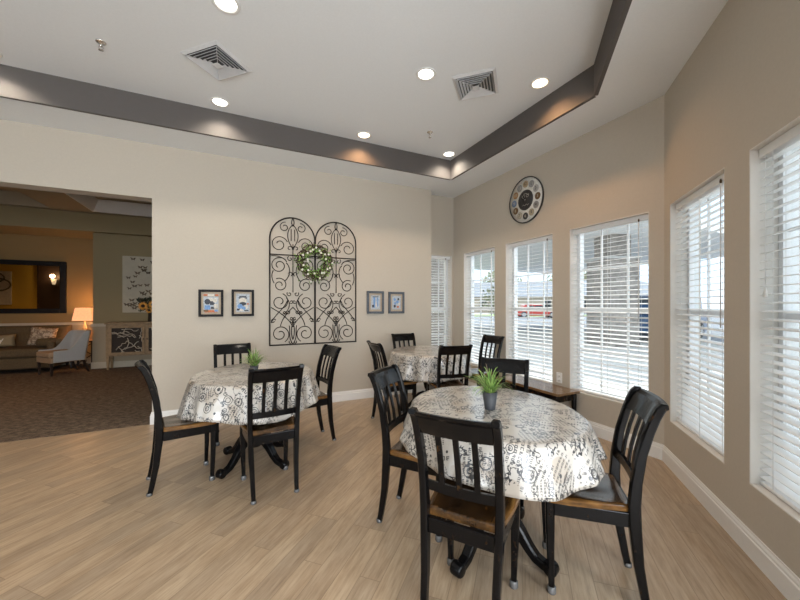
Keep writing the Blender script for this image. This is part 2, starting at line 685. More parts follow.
    inks.append(mul(lt(d, g.math('MULTIPLY', rgb[1], .36)), step_(rgb[0], .66), step_(g.noise(uv, 60, 1), .40)))
    ink = inks[0]
    for i in inks[1:]: ink = g.math('MAXIMUM', ink, i)
    # tan printed patches
    d, rgb, v = vor(7.5, (4.4, 4.1, 0), 1)
    tan = mul(step_(rgb[2], .66), lt(d, .42))
    base = g.mix(g.noise(uv, 5, 3), (.57, .54, .495), (.50, .46, .40))
    base = g.mix(g.math('MULTIPLY', tan, .5), base, (.40, .32, .24))
    fade = g.math('MULTIPLY_ADD', g.noise(uv, 18, 2), .4, .78)
    col = g.mix(g.math('MINIMUM', g.math('MULTIPLY', ink, fade), 1), base, (.022, .022, .026))
    m = g.out(col, .28)
    g.b.inputs['Coat Weight'].default_value = .9
    g.b.inputs['Coat Roughness'].default_value = .15
    g.bump(g.noise(uv, 7, 3), .12, .01)
    return m


def stone_mat():
    g = G('stacked_stone')
    co = g.coord('Object')
    sp = g.n('ShaderNodeSeparateXYZ')
    g.put(sp.inputs[0], co)
    cb = g.n('ShaderNodeCombineXYZ')
    g.put(cb.inputs[0], g.math('ADD', sp.outputs[0], sp.outputs[1]))
    g.put(cb.inputs[1], sp.outputs[2])
    br = g.n('ShaderNodeTexBrick', offset=.4)
    g.put(br.inputs['Vector'], cb.outputs[0])
    br.inputs['Color1'].default_value = (.11, .10, .095, 1)
    br.inputs['Color2'].default_value = (.36, .33, .30, 1)
    br.inputs['Mortar'].default_value = (.12, .11, .10, 1)
    br.inputs['Scale'].default_value = 1
    br.inputs['Brick Width'].default_value = .34
    br.inputs['Row Height'].default_value = .11
    br.inputs['Mortar Size'].default_value = .008
    br.inputs['Bias'].default_value = .1
    m = g.out(g.mix(.35, br.outputs['Color'], g.ramp(g.noise(co, 9, 4), [(.3, (.2, .18, .16)), (.7, (.55, .50, .44))])), .9)
    g.bump(br.outputs['Fac'], -.6, .02)
    return m


def pillow_print():
    g = G('patterned_pillow')
    co = g.coord()
    a = g.noise(g.map(co, scale=(1, 1, 1)), 11, 4, .6)
    return g.out(g.ramp(a, [(.42, (.50, .40, .28)), (.5, (.16, .10, .06)), (.56, (.55, .45, .33))]), .9)


M['floor'] = floor_mat()
M['carpet'] = carpet_mat()
M['black'] = black_paint()
M['seat'] = seat_wood()
M['benchtop'] = bench_wood()
M['cloth'] = cloth_mat()
M['stone'] = stone_mat()
M['pillow'] = pillow_print()

# ================================================================== room shell
WT = .20                       # outer wall thickness
ZS, ZC, ZTOP = 3.055, 3.32, 3.40   # soffit, tray ceiling, wall top
OUT = [(-5.5, 4.57), (2.71, 4.57), (2.71, 4.75), (3.24, 4.75), (3.24, 1.66), (.78, -.80), (.78, -3.0), (-5.5, -3.0)]


def frame(p0, p1):
    """local frame of a wall run clockwise: x along it to the right as seen inside, y outward"""
    d = Vector((p1[0] - p0[0], p1[1] - p0[1], 0))
    L = d.length
    d.normalize()
    n = Vector((-d.y, d.x, 0))
    m = Matrix(((d.x, n.x, 0, p0[0]), (d.y, n.y, 0, p0[1]), (0, 0, 1, 0), (0, 0, 0, 1)))
    return m, L


def wall(name, p0, p1, holes=(), th=WT, mat='wall', top=ZTOP, e0=0, e1=0, zb=-.02):
    m, L = frame(p0, p1)
    b = MB()
    b.M = m
    xs = -e0
    for (a, c, z0, z1) in sorted(holes):
        b.bb(xs, a, 0, th, zb, top)
        if z0 > 0: b.bb(a, c, 0, th, zb, z0)
        b.bb(a, c, 0, th, z1, top)
        xs = c
    b.bb(xs, L + e1, 0, th, zb, top)
    bmesh.ops.remove_doubles(b.bm, verts=b.bm.verts, dist=1e-5)
    return struct(b.build(name, M[mat])), m


SILL, HEAD = .385, 2.11
# back wall with the wide opening to the lounge
wall('wall_back', (-5.5, 4.57), (2.71, 4.57), [(1.3, 5.5 - .817, 0, 2.465)], th=.18)
_, m_rec = wall('wall_recess', (2.65, 4.75), (3.24, 4.75), [(.065, .555, SILL, 2.10)], e1=WT)
_, m_r1 = wall('wall_right', (3.24, 4.75), (3.24, 1.66), [(.28, 1.0, SILL, HEAD), (1.21, 1.965, SILL, HEAD), (2.183, 2.972, SILL, HEAD)], e1=.08)
_, m_r2 = wall('wall_angled', (3.24, 1.66), (.78, -.80), [(.119, .914, SILL - .02, HEAD), (1.150, 1.945, SILL - .02, HEAD), (2.25, 3.045, SILL - .02, HEAD)], e1=.08)
wall('wall_rear_right', (.78, -.80), (.78, -3.0), e1=WT)
wall('wall_rear', (.78, -3.0), (-5.5, -3.0), [(.28, 2.78, .35, 2.35), (3.83, 5.53, .5, 2.2)], e1=WT)
wall('wall_left', (-5.5, -3.0), (-5.5, 4.57), [(2.3, 4.9, .5, 2.2)], e1=.18)

b = MB()
b.prism([(-5.5, 4.57), (2.71, 4.57), (2.71, 4.75), (3.24, 4.75), (3.24, 1.66), (.78, -.80), (.78, -3.0), (-5.5, -3.0)], -.06, 0)
struct(b.build('floor', M['floor']))

# soffit ring, tray fascia, raised ceiling
TRAY = [(-5.0, 4.06), (2.72, 4.06), (2.72, 1.92), (.30, -.50), (.30, -2.45), (-5.0, -2.45)]


def ring_face(name, outer, inner, z, mat, th=.02):
    bm = bmesh.new()
    es = []
    for loop in (outer, inner):
        vs = [bm.verts.new((x, y, z)) for x, y in loop]
        for i in range(len(vs)): es.append(bm.edges.new((vs[i], vs[(i + 1) % len(vs)])))
    bmesh.ops.triangle_fill(bm, use_beauty=True, edges=es)
    low = list(bm.faces)
    dup_ = bmesh.ops.duplicate(bm, geom=low)
    for v in [g_ for g_ in dup_['geom'] if isinstance(g_, bmesh.types.BMVert)]: v.co.z += th
    me = bpy.data.meshes.new(name)
    bm.to_mesh(me)
    bm.free()
    me.materials.append(M[mat])
    o = bpy.data.objects.new(name, me)
    C.objects.link(o)
    return struct(o)


OUTC = [(-5.5, 4.57), (2.71, 4.57), (2.71, 4.75), (3.24, 4.75), (3.24, 1.66), (.78, -.80), (.78, -3.0), (-5.5, -3.0)]
ring_face('ceiling', OUTC, TRAY, ZS, 'ceiling')
b = MB()
n = len(TRAY)
for i in range(n):
    m, L = frame(TRAY[i], TRAY[(i + 1) % n])
    b.M = m
    b.bb(-.001, L + .001, -.001, .03, ZS - .001, ZC)
struct(b.build('trim_1', M['fascia']))
b = MB()
b.prism([(-5.1, 4.12), (2.78, 4.12), (2.78, 1.88), (.36, -.54), (.36, -2.55), (-5.1, -2.55)], ZC, ZC + .05)
struct(b.build('ceiling_tray', M['ceiling']))
b = MB()
b.prism([(-9.6, -3.3), (1.0, -3.3), (1.0, -.9), (3.5, 1.5), (3.5, 5.0), (1.4, 5.0), (1.4, 10.3), (-9.6, 10.3)], ZTOP, ZTOP + .2)
struct(b.build('roof', M['shingle']))


def sweep(name, pts, prof, mat, closed=False):
    """profile (offset into the room, z) swept along a clockwise polyline with mitred corners"""
    b = MB()
    n = len(pts)
    rows = []
    for i, p in enumerate(pts):
        p = Vector(p)
        dirs = []
        if i > 0 or closed: dirs.append((p - Vector(pts[i - 1])).normalized())
        if i < n - 1 or closed: dirs.append((Vector(pts[(i + 1) % n]) - p).normalized())
        ns = [Vector((d.y, -d.x)) for d in dirs]
        a = sum(ns, Vector((0, 0)))
        a.normalize()
        k = 1 / max(.2, a.dot(ns[0]))
        rows.append([b.v((p.x + a.x * k * o, p.y + a.y * k * o, z)) for o, z in prof])
    for r0, r1 in zip(rows, rows[1:]):
        for j in range(len(prof)):
            j2 = (j + 1) % len(prof)
            b.f([r0[j], r1[j], r1[j2], r0[j2]])
    b.f(rows[0])
    b.f(rows[-1][::-1])
    return struct(b.build(name, M[mat]))


BP = [(0, 0), (.016, 0), (.016, .095), (.011, .100), (.012, .112), (.007, .120), (.006, .130), (0, .130)]
sweep('baseboard_back', [(-.817, 4.75), (-.817, 4.57), (2.71, 4.57), (2.71, 4.75), (3.24, 4.75)], BP, 'trim')
sweep('baseboard_right', [(3.24, 4.73), (3.24, 1.66), (.78, -.80), (.78, -3.0), (-5.5, -3.0), (-5.5, 4.57), (-4.2, 4.57)], BP, 'trim')


# ------------------------------------------------------------------ windows and blinds
def window(idx, m, a, c, z0, z1, light=False):
    w, h = c - a, z1 - z0
    Mw = m @ Matrix.Translation((a, 0, z0))
    root = empty('window_%d' % idx, M=Mw)
    struct(root)
    b = MB()
    t0, t1, fw = .115, .175, .038
    b.bb(0, fw, t0, t1, 0, h); b.bb(w - fw, w, t0, t1, 0, h)
    b.bb(fw, w - fw, t0, t1, 0, fw); b.bb(fw, w - fw, t0, t1, h - fw, h)
    b.bb(fw, w - fw, t0 + .005, t1 - .005, h / 2 - .022, h / 2 + .022)
    b.build('window_frame', M['vinyl'], root)
    b = MB()
    for (q0, q1, z_0, z_1) in ((0, .006, .006, h - .006), (w - .006, w, .006, h - .006), (0, w, 0, .006), (0, w, h - .006, h)):
        b.bb(q0, q1, .001, t0 - .001, z_0, z_1)
    b.build('reveal', M['reveal'], root)
    b = MB()
    for k in (1, 2): b.bb(w * k / 3 - .009, w * k / 3 + .009, .138, .150, fw, h - fw)
    for z in (h * .25, h * .75): b.bb(fw, w - fw, .1381, .1501, z - .009, z + .009)
    b.build('muntin', M['vinyl'], root)
    b = MB()
    b.bb(fw - .004, w - fw + .004, .142, .146, fw - .004, h - fw + .004)
    b.build('pane', M['glass'], root)


def blind(m, a, c, z0, z1, label, wand=.1, tassel=False, tilt=9):
    w, h = c - a, z1 - z0
    Mw = m @ Matrix.Translation((a, 0, z0))
    root = empty('window_blind', M=Mw)
    tag(root, label, 'blind', 'white slatted window blinds')
    tc_, e = .062, .010
    b = MB()
    b.bb(e, w - e, tc_ - .028, tc_ + .028, h - .055, h - .008)
    b.build('headrail', M['blind'], root, bevel=.003)
    b = MB()
    z = h - .075
    ca, sa = math.cos(R(tilt)), math.sin(R(tilt))
    while z > .050:
        pr = []
        for k in range(5):
            u = (k / 4 - .5) * .050
            cr = .0022 * (1 - (k / 2 - 1) ** 2)
            pr.append((u, cr))
        pts = pr + [(u, c_ - .0022) for u, c_ in reversed(pr)]
        # inner edge (towards the room) lower
        poly = [(tc_ + u * ca - v_ * sa, z + u * sa + v_ * ca) for u, v_ in pts]
        b.prism_x(poly, e + .002, w - e - .002)
        z -= .0425
    b.build('slats', M['blind'], root)
    b = MB()
    b.bb(e, w - e, tc_ - .024, tc_ + .024, .012, .030)
    b.build('bottom_rail', M['blind'], root, bevel=.004)
    b = MB()
    for s in (.11, w / 2, w - .11):
        b.tube([(s, tc_ - .024, .03), (s, tc_ - .024, h - .05)], .0013, 4)
        b.tube([(s, tc_ + .024, .03), (s, tc_ + .024, h - .05)], .0013, 4)
    b.build('ladder_cord', M['cord'], root)
    b = MB()
    b.tube([(w - wand, tc_ - .036, h - .06), (w - wand, tc_ - .037, h - .95)], .0035, 6)
    wd = b.build('tilt_wand', M['cord'], root)
    b = MB()
    b.lathe([(0, -.016), (.006, -.014), (.007, 0), (.004, .012), (0, .013)], (w - wand, tc_ - .036, h - .05), 8)
    b.build('wand_hook', M['gold'], wd)
    if tassel:
        b = MB()
        b.tube([(.07, tc_ - .032, h - .06), (.07, tc_ - .032, 1.02)], .0015, 4)
        b.lathe([(.003, .045), (.007, .03), (.009, 0), (0, -.001)], (.07, tc_ - .032, .975), 8)
        b.build('pull_cord', M['white_plastic'], root)


WIN = [
    (m_rec, .065, .555, SILL, 2.10, 'narrow white slatted blind in the recess at the far corner of the room', {}),
    (m_r1, .28, 1.0, SILL, HEAD, 'white slatted blind on the far right wall beside the recess corner', {}),
    (m_r1, 1.21, 1.965, SILL, HEAD, 'white slatted blind below the round wall clock, parked red car behind it', {}),
    (m_r1, 2.183, 2.972, SILL, HEAD, 'white slatted blind with the stone porch pillar and blue car behind it', {}),
    (m_r2, .119, .914, SILL - .02, HEAD, 'white slatted blind in a whole window on the near angled right wall', {}),
    (m_r2, 1.150, 1.945, SILL - .02, HEAD, 'large white slatted blind cut off by the right edge of the photo', {'tassel': True}),
]
for i, (m, a, c, z0, z1, lab, kw) in enumerate(WIN):
    window(i + 1, m, a, c, z0, z1)
    blind(m, a, c, z0, z1, lab, **kw)
window(7, m_r2, 2.25, 3.045, SILL - .02, HEAD)  # this and the next windows are unseen, added to let in fill light
mr, _ = frame((.78, -3.0), (-5.5, -3.0))
window(8, mr, .28, 2.78, .35, 2.35)
window(9, mr, 3.83, 5.53, .5, 2.2)
ml, _ = frame((-5.5, -3.0), (-5.5, 4.57))
window(10, ml, 2.3, 4.9, .5, 2.2)

# ================================================================== dining chairs


def make_chair():
    root = empty('dining_chair')
    # sabre rear legs that rise into the back posts
    for s in (-1, 1):
        b = MB()
        keys = [(0, .140, -.236, .025, .030), (.06, .141, -.223, .027, .032), (.20, .145, -.199, .030, .038), (.36, .151, -.184, .032, .046),
                (.46, .154, -.180, .032, .046), (.56, .156, -.187, .031, .042), (.68, .158, -.205, .031, .038), (.78, .160, -.232, .031, .036),
                (.84, .161, -.252, .031, .036), (.875, .161, -.268, .031, .036), (.891, .161, -.281, .031, .034), (.893, .161, -.296, .031, .020)]
        b.strip([(s * x, y, z, w, d) for z, x, y, w, d in keys])
        lg = b.build('leg', M['black'], root)
        b = MB()
        b.lathe([(.017, .0), (.019, .004), (.019, .010), (.0165, .020), (0, .020)], (s * .140, -.236, 0), 12)
        b.build('glide', M['glide'], lg)
    for s in (-1, 1):
        b = MB()
        b.strip([(s * .152, .140, .012, .024, .024), (s * .156, .146, .20, .032, .032), (s * .158, .148, .35, .038, .038), (s * .158, .148, .424, .038, .038)])
        lg = b.build('leg', M['black'], root)
        b = MB()
        b.lathe([(.018, .0), (.020, .004), (.019, .028), (.016, .032), (0, .032)], (s * .152, .140, 0), 12)
        b.build('glide', M['glide'], lg)
    # apron under the seat
    b = MB()
    b.bb(-.140, .140, .136, .158, .362, .424)
    b.bb(-.137, .137, -.192, -.170, .362, .424)
    for s in (-1, 1):
        b.prism([(s * .143, -.160), (s * .150, .131), (s * .168, .131), (s * .161, -.160)][::s], .362, .4235)
    b.build('seat_frame', M['black'], root, bevel=.003)
    # scooped wooden seat
    b = MB()
    nx, ny = 14, 14
    top, bot = [], []
    for j in range(ny + 1):
        v = j / ny
        y = -.168 + v * .362
        hw = .150 + .034 * min(1, v * 1.6) ** .8
        if v > .86: hw -= .030 * ((v - .86) / .14) ** 2
        rt, rb = [], []
        for i in range(nx + 1):
            u = i / nx * 2 - 1
            x = u * hw
            yy = y + (.014 * (1 - u * u) if v > .95 else 0)
            sc = .009 * math.exp(-((abs(u) - .42) ** 2) / .07) * math.exp(-((v - .42) ** 2) / .06) - .003 * math.exp(-u * u / .02) * math.exp(-((v - .75) ** 2) / .03)
            edge = .0035 * max(0, (abs(u) - .88) / .12) ** 2 + .004 * max(0, (v - .92) / .08) ** 2
            rt.append(b.v((x, yy, .452 - sc - edge)))
            rb.append(b.v((x * .985, yy - .004 * (v > .9), .425)))
        top.append(rt)
        bot.append(rb)
    for j in range(ny):
        for i in range(nx):
            b.f([top[j][i], top[j][i + 1], top[j + 1][i + 1], top[j + 1][i]], True)
            b.f([bot[j][i], bot[j + 1][i], bot[j + 1][i + 1], bot[j][i + 1]])
    for i in range(nx):
        b.f([top[0][i], bot[0][i], bot[0][i + 1], top[0][i + 1]])
        b.f([top[ny][i], top[ny][i + 1], bot[ny][i + 1], bot[ny][i]])
    for j in range(ny):
        b.f([top[j][0], top[j + 1][0], bot[j + 1][0], bot[j][0]])
        b.f([top[j][nx], bot[j][nx], bot[j + 1][nx], top[j + 1][nx]])
    b.build('seat', M['seat'], root)

    # bowed rails between the posts
    def rail(name, prof, x1, bow):
        b = MB()
        rows = []
        N = 12
        for i in range(N + 1):
            u = i / N * 2 - 1
            dy = -bow * (1 - u * u)
            rows.append([b.v((u * x1, y + dy, z)) for y, z in prof])
        for r0, r1 in zip(rows, rows[1:]):
            for k in range(len(prof)):
                k2 = (k + 1) % len(prof)
                b.f([r0[k], r0[k2], r1[k2], r1[k]])
        b.f(rows[0]); b.f(rows[-1][::-1])
        return b.build(name, M['black'], root, bevel=.002)
    rail('top_rail', [(-.226, .800), (-.240, .830), (-.254, .862), (-.268, .884), (-.285, .897), (-.303, .899), (-.302, .888), (-.284, .872), (-.272, .845), (-.258, .818), (-.246, .797)], .147, .016)
    rail('lower_rail', [(-.172, .545), (-.176, .582), (-.194, .586), (-.191, .543)], .143, .012)
    for k in (-1, 0, 1):
        b = MB()
        x = k * .073
        dy = -.015 * (1 - (k * .5) ** 2)
        b.strip([(x, -.184 + dy, .570, .024, .011), (x, -.197 + dy, .66, .024, .011), (x, -.216 + dy, .74, .024, .011), (x, -.238 + dy, .812, .024, .011)])
        b.build('back_slat', M['black'], root)
    return root


CH = [  # x, y, turn, label, group
    (.224, 2.705, 6, 'black slat-back dining chair in front of the left table, seen from behind'),
    (-.321, 3.045, -79, 'black slat-back dining chair nearest the lounge opening, left of the left table'),
    (.605, 3.372, 100, 'black dining chair at the right side of the left table, under the iron grilles'),
    (-.005, 3.770, 184, 'black slat-back dining chair between the left table and the two black picture frames'),
    (.958, 1.252, -53, 'nearest black slat-back dining chair, cut by the bottom edge, in front of the near table'),
    (1.042, 1.838, -140, 'black dining chair at the left side of the near table, daylight on its top rail'),
    (1.500, 1.130, 46, 'black dining chair at the right side of the near table, by the angled wall'),
    (1.640, 1.850, 131, 'black slat-back dining chair behind the near table, in front of the wooden bench'),
    (1.665, 3.586, -89, 'black slat-back dining chair at the left side of the far table'),
    (2.180, 4.195, 180, 'black slat-back dining chair behind the far table, against the back wall'),
    (2.100, 3.215, -13, 'black slat-back dining chair in front of the far table, just behind the near table'),
    (2.850, 3.615, 96, 'black slat-back dining chair at the window side of the far table'),
]
proto = make_chair()
for i, (x, y, a, lab) in enumerate(CH):
    o = proto if i == 0 else copy_tree(proto)
    o.location = (x, y, 0)
    o.rotation_euler = (0, 0, R(a))
    o.scale = (1, 1, .988)
    tag(o, lab, 'chair', 'black dining chairs with brown wooden seats')

# ================================================================== tables
ZT = .74


def make_table(x, y, a, b_, rot, base, label):
    root = empty('dining_table', (x, y, 0))
    tag(root, label, 'table', 'round dining tables')
    b = MB()
    b.M = Matrix.Rotation(rot, 4, 'Z')
    b.lathe([(0, ZT - .030), (.94, ZT - .030), (.98, ZT - .022), (.985, ZT - .010), (.975, ZT - .004), (0, ZT - .004)], n=48, sx=a, sy=b_)
    b.build('tabletop', M['black'], root)
    b = MB()
    b.lathe([(.05, .13), (.062, .15), (.065, .20), (.045, .23), (.040, .26), (.058, .30), (.068, .36), (.062, .44), (.045, .52), (.038, .58), (.05, .62), (.06, .64), (.14, .66), (.15, ZT - .030)], n=24)
    b.build('pedestal', M['black'], root)
    for k in range(4):
        b = MB()
        an = base + k * PI / 2
        b.M = Matrix.Rotation(an - PI / 2, 4, 'Z')
        pth = [(.035, .195), (.075, .200), (.120, .180), (.165, .135), (.205, .085), (.245, .048), (.285, .034), (.315, .040)]
        ws = [(.060, .075), (.060, .075), (.058, .070), (.055, .060), (.052, .052), (.050, .046), (.050, .044), (.052, .050)]
        b.strip([(0, yy, z, w, d) for (yy, z), (w, d) in zip(pth, ws)])
        b.lathe([(0, -.031), (.026, -.030), (.033, -.022), (.033, .022), (.026, .030), (0, .031)], (0, .318, .0335), 16, axis='X')
        b.build('leg', M['black'], root, bevel=.003)
    return root


def make_cloth(x, y, a, b_, rot, label, hem, flare, seed, nf, squash=None):
    rnd = random.Random(seed)
    ph = [rnd.uniform(0, 2 * PI) for _ in range(6)]
    N = 224
    bm = bmesh.new()
    uvl = bm.loops.layers.uv.new('UVMap')
    rows = []
    uvs = {}
    fr = [0, .15, .3, .45, .6, .75, .88, .97]
    S = 12
    for f_ in fr[1:] + ['e'] + list(range(1, S + 1)):
        row = []
        for i in range(N):
            th = 2 * PI * i / N
            ex, ey = a * math.cos(th), b_ * math.sin(th)
            r0 = math.hypot(ex, ey)
            cx_, sy_ = ex / r0, ey / r0
            drop = ZT - hem + .012 * math.sin(3 * th + ph[3]) + .010 * math.sin(5 * th + ph[4])
            if f_ == 'e':
                r, z, arc = r0 * 1.0, ZT + .0005, r0
            elif isinstance(f_, float):
                r, z, arc = r0 * f_, ZT + .002, r0 * f_
            else:
                s = f_ / S
                w = nf * th + ph[0] + .9 * math.sin(2 * th + ph[1]) + .5 * math.sin(3 * th + ph[2])
                fold = math.sin(w)
                fold = fold + .30 * math.sin(2 * w + 1.1) + .12 * math.sin(3 * w)
                am = .031 * s ** .7 * (.75 + .35 * math.sin(th * 2 + ph[5]))
                r = r0 + .008 + flare * s ** .9 + am * fold
                z = ZT - drop * s ** 1.0 * (1 - .04 * fold * s) - .004
                if f_ == 1: z += .006
                arc = r0 + (drop + .03) * s
            co = Vector((r * cx_, r * sy_, z))
            if z > ZT - .003: pass
            v = bm.verts.new(co)
            uvs[v] = (arc * cx_ + x * 3, arc * sy_ + y * 3)
            row.append(v)
        rows.append(row)
    cv = bm.verts.new((0, 0, ZT + .002))
    uvs[cv] = (x * 3, y * 3)
    fs = [bm.faces.new((cv, rows[0][i], rows[0][(i + 1) % N])) for i in range(N)]
    for r0, r1 in zip(rows, rows[1:]):
        for i in range(N):
            fs.append(bm.faces.new((r0[i], r1[i], r1[(i + 1) % N], r0[(i + 1) % N])))
    for f in fs:
        f.smooth = True
        for l in f.loops: l[uvl].uv = uvs[l.vert]
    bmesh.ops.recalc_face_normals(bm, faces=bm.faces)
    me = bpy.data.meshes.new('tablecloth')
    bm.to_mesh(me)
    bm.free()
    me.materials.append(M['cloth'])
    o = bpy.data.objects.new('tablecloth', me)
    C.objects.link(o)
    o.location = (x, y, 0)
    o.rotation_euler = (0, 0, rot)
    s = o.modifiers.new('solid', 'SOLIDIFY')
    s.thickness = .0012
    s.offset = 1
    tag(o, label, 'tablecloth', 'printed tablecloths')
    return o


TB = [
    ((.150, 3.125), .525, .450, 77, 220, .500, .052, 11, 11, 'left', 'black pedestal dining table near the lounge opening, under its printed cloth', 'cream cloth with dark vintage print on the left table near the lounge'),
    ((1.265, 1.489), .512, .420, 77, 200, .568, .050, 5, 10, 'near', 'black pedestal dining table in the foreground right, with scroll feet', 'glossy cream cloth with dark vintage print on the nearest table'),
    ((2.150, 3.690), .515, .450, 60, 225, .478, .052, 23, 11, 'far', 'black pedestal dining table in the far corner by the windows', 'cream cloth with vintage print on the far corner table'),
]
for (x, y), a, b_, rot, base, hem, flare, seed, nf, _, l1, l2 in TB:
    make_table(x, y, a, b_, R(rot), R(base), l1)
    make_cloth(x, y, a, b_, R(rot), l2, hem, flare, seed, nf)


# ------------------------------------------------------------------ potted plants
def blade(b, base, ang, out, up, w, droop, n=6, twist=0):
    pts = []
    for i in range(n + 1):
        t = i / n
        r = out * t
        z = up * (1 - (1 - t) ** 1.7) - droop * t ** 2.5
        pts.append((base[0] + r * math.cos(ang + twist * t), base[1] + r * math.sin(ang + twist * t), base[2] + z, w * (1 - t) ** .6 * (.5 + 1.2 * min(t * 3, .5))))
    L, Rr = [], []
    px, py = -math.sin(ang), math.cos(ang)
    for x, y, z, ww in pts:
        L.append(b.v((x + px * ww / 2, y + py * ww / 2, z)))
        Rr.append(b.v((x - px * ww / 2, y - py * ww / 2, z + .0008)))
    for i in range(n):
        b.f([L[i], Rr[i], Rr[i + 1], L[i + 1]], True)


def potted(x, y, rt, rb, h, spread, up, seed, label, light):
    root = empty('potted_plant', (x, y, ZT + .003))
    tag(root, label, 'plant', 'potted table plants')
    b = MB()
    b.lathe([(0, 0), (rb, 0), (rb + .001, .003), (rt, h), (rt - .004, h), (rt - .006, h - .012), (0, h - .013)], n=28)
    b.build('pot', M['pot'], root)
    b = MB()
    b.lathe([(0, h - .016), (rt - .008, h - .0125), (rt - .02, h - .008), (0, h - .006)], n=16)
    b.build('soil', M['soil'], root)
    rnd = random.Random(seed)
    for mat, cnt, nm in ((('leaf2' if light else 'leaf'), 62, 'grass_blades'), (('leaf' if light else 'leaf2'), 34, 'fern_fronds'), ('leaf_brown', 16, 'dry_stalks')):
        b = MB()
        for i in range(cnt):
            an = rnd.uniform(0, 2 * PI)
            k = rnd.random()
            blade(b, (rnd.uniform(-.4, .4) * rt, rnd.uniform(-.4, .4) * rt, h - .012), an, spread * (.25 + .75 * k), up * (1.15 - .6 * k) * rnd.uniform(.6, 1.1), rnd.uniform(.006, .011) * (1.0 if mat != 'leaf_brown' else .5), spread * .5 * k * rnd.random(), twist=rnd.uniform(-.4, .4))
        b.build(nm, M[mat], root)


potted(1.233, 1.466, .040, .027, .094, .155, .130, 3, 'grassy pale green plant in a slate grey pot on the nearest table', True)
potted(.145, 3.125, .036, .027, .055, .140, .135, 4, 'small green fern in a slate grey pot on the left table', False)

# ------------------------------------------------------------------ bench under the windows
root = empty('bench', (3.06, 2.90, 0))
tag(root, 'low black bench with polished brown wooden top under the windows', 'bench')
b = MB()
b.bb(-.165, .165, -.47, .47, .385, .412)
b.build('bench_top', M['benchtop'], root, bevel=.004)
b = MB()
b.bb(-.135, .135, -.43, -.41, .31, .384); b.bb(-.135, .135, .41, .43, .31, .384)
b.bb(-.145, -.125, -.405, .405, .31, .384); b.bb(.125, .145, -.405, .405, .31, .384)
b.build('apron', M['black'], root)
for sx in (-1, 1):
    for sy in (-1, 1):
        b = MB()
        b.strip([(sx * .130, sy * .425, 0, .030, .030), (sx * .130, sy * .425, .30, .042, .042), (sx * .130, sy * .425, .3835, .042, .042)])
        b.build('leg', M['black'], root)

# ------------------------------------------------------------------ wall outlet
m = m_r1 @ Matrix.Translation((2.055, 0, .44))
root = empty('wall_outlet', M=m)
tag(root, 'white electrical outlet plate on the pier above the bench', 'outlet')
b = MB()
b.bb(-.036, .036, -.007, 0, 0, .115)
b.build('cover_plate', M['white_plastic'], root, bevel=.002)
for z in (.035, .080):
    b = MB()
    b.lathe([(.016, 0), (.016, .003), (0, .003)], (0, -.007, z), 16, axis='Y')
    b.build('socket', M['trim'], root)

# ================================================================== iron wall grilles


def spiral(cx, cy, r0, r1, a0, a1, n=26):
    out = []
    for i in range(n + 1):
        t = i / n
        a = R(a0 + (a1 - a0) * t)
        r = r0 + (r1 - r0) * t
        out.append((cx + r * math.cos(a), cy + r * math.sin(a)))
    return out


def bez(p0, p1, p2, p3, n=14):
    out = []
    for i in range(n + 1):
        t = i / n
        u = 1 - t
        out.append(tuple(u ** 3 * a + 3 * u * u * t * b + 3 * u * t * t * c + t ** 3 * d for a, b, c, d in zip(p0, p1, p2, p3)))
    return out


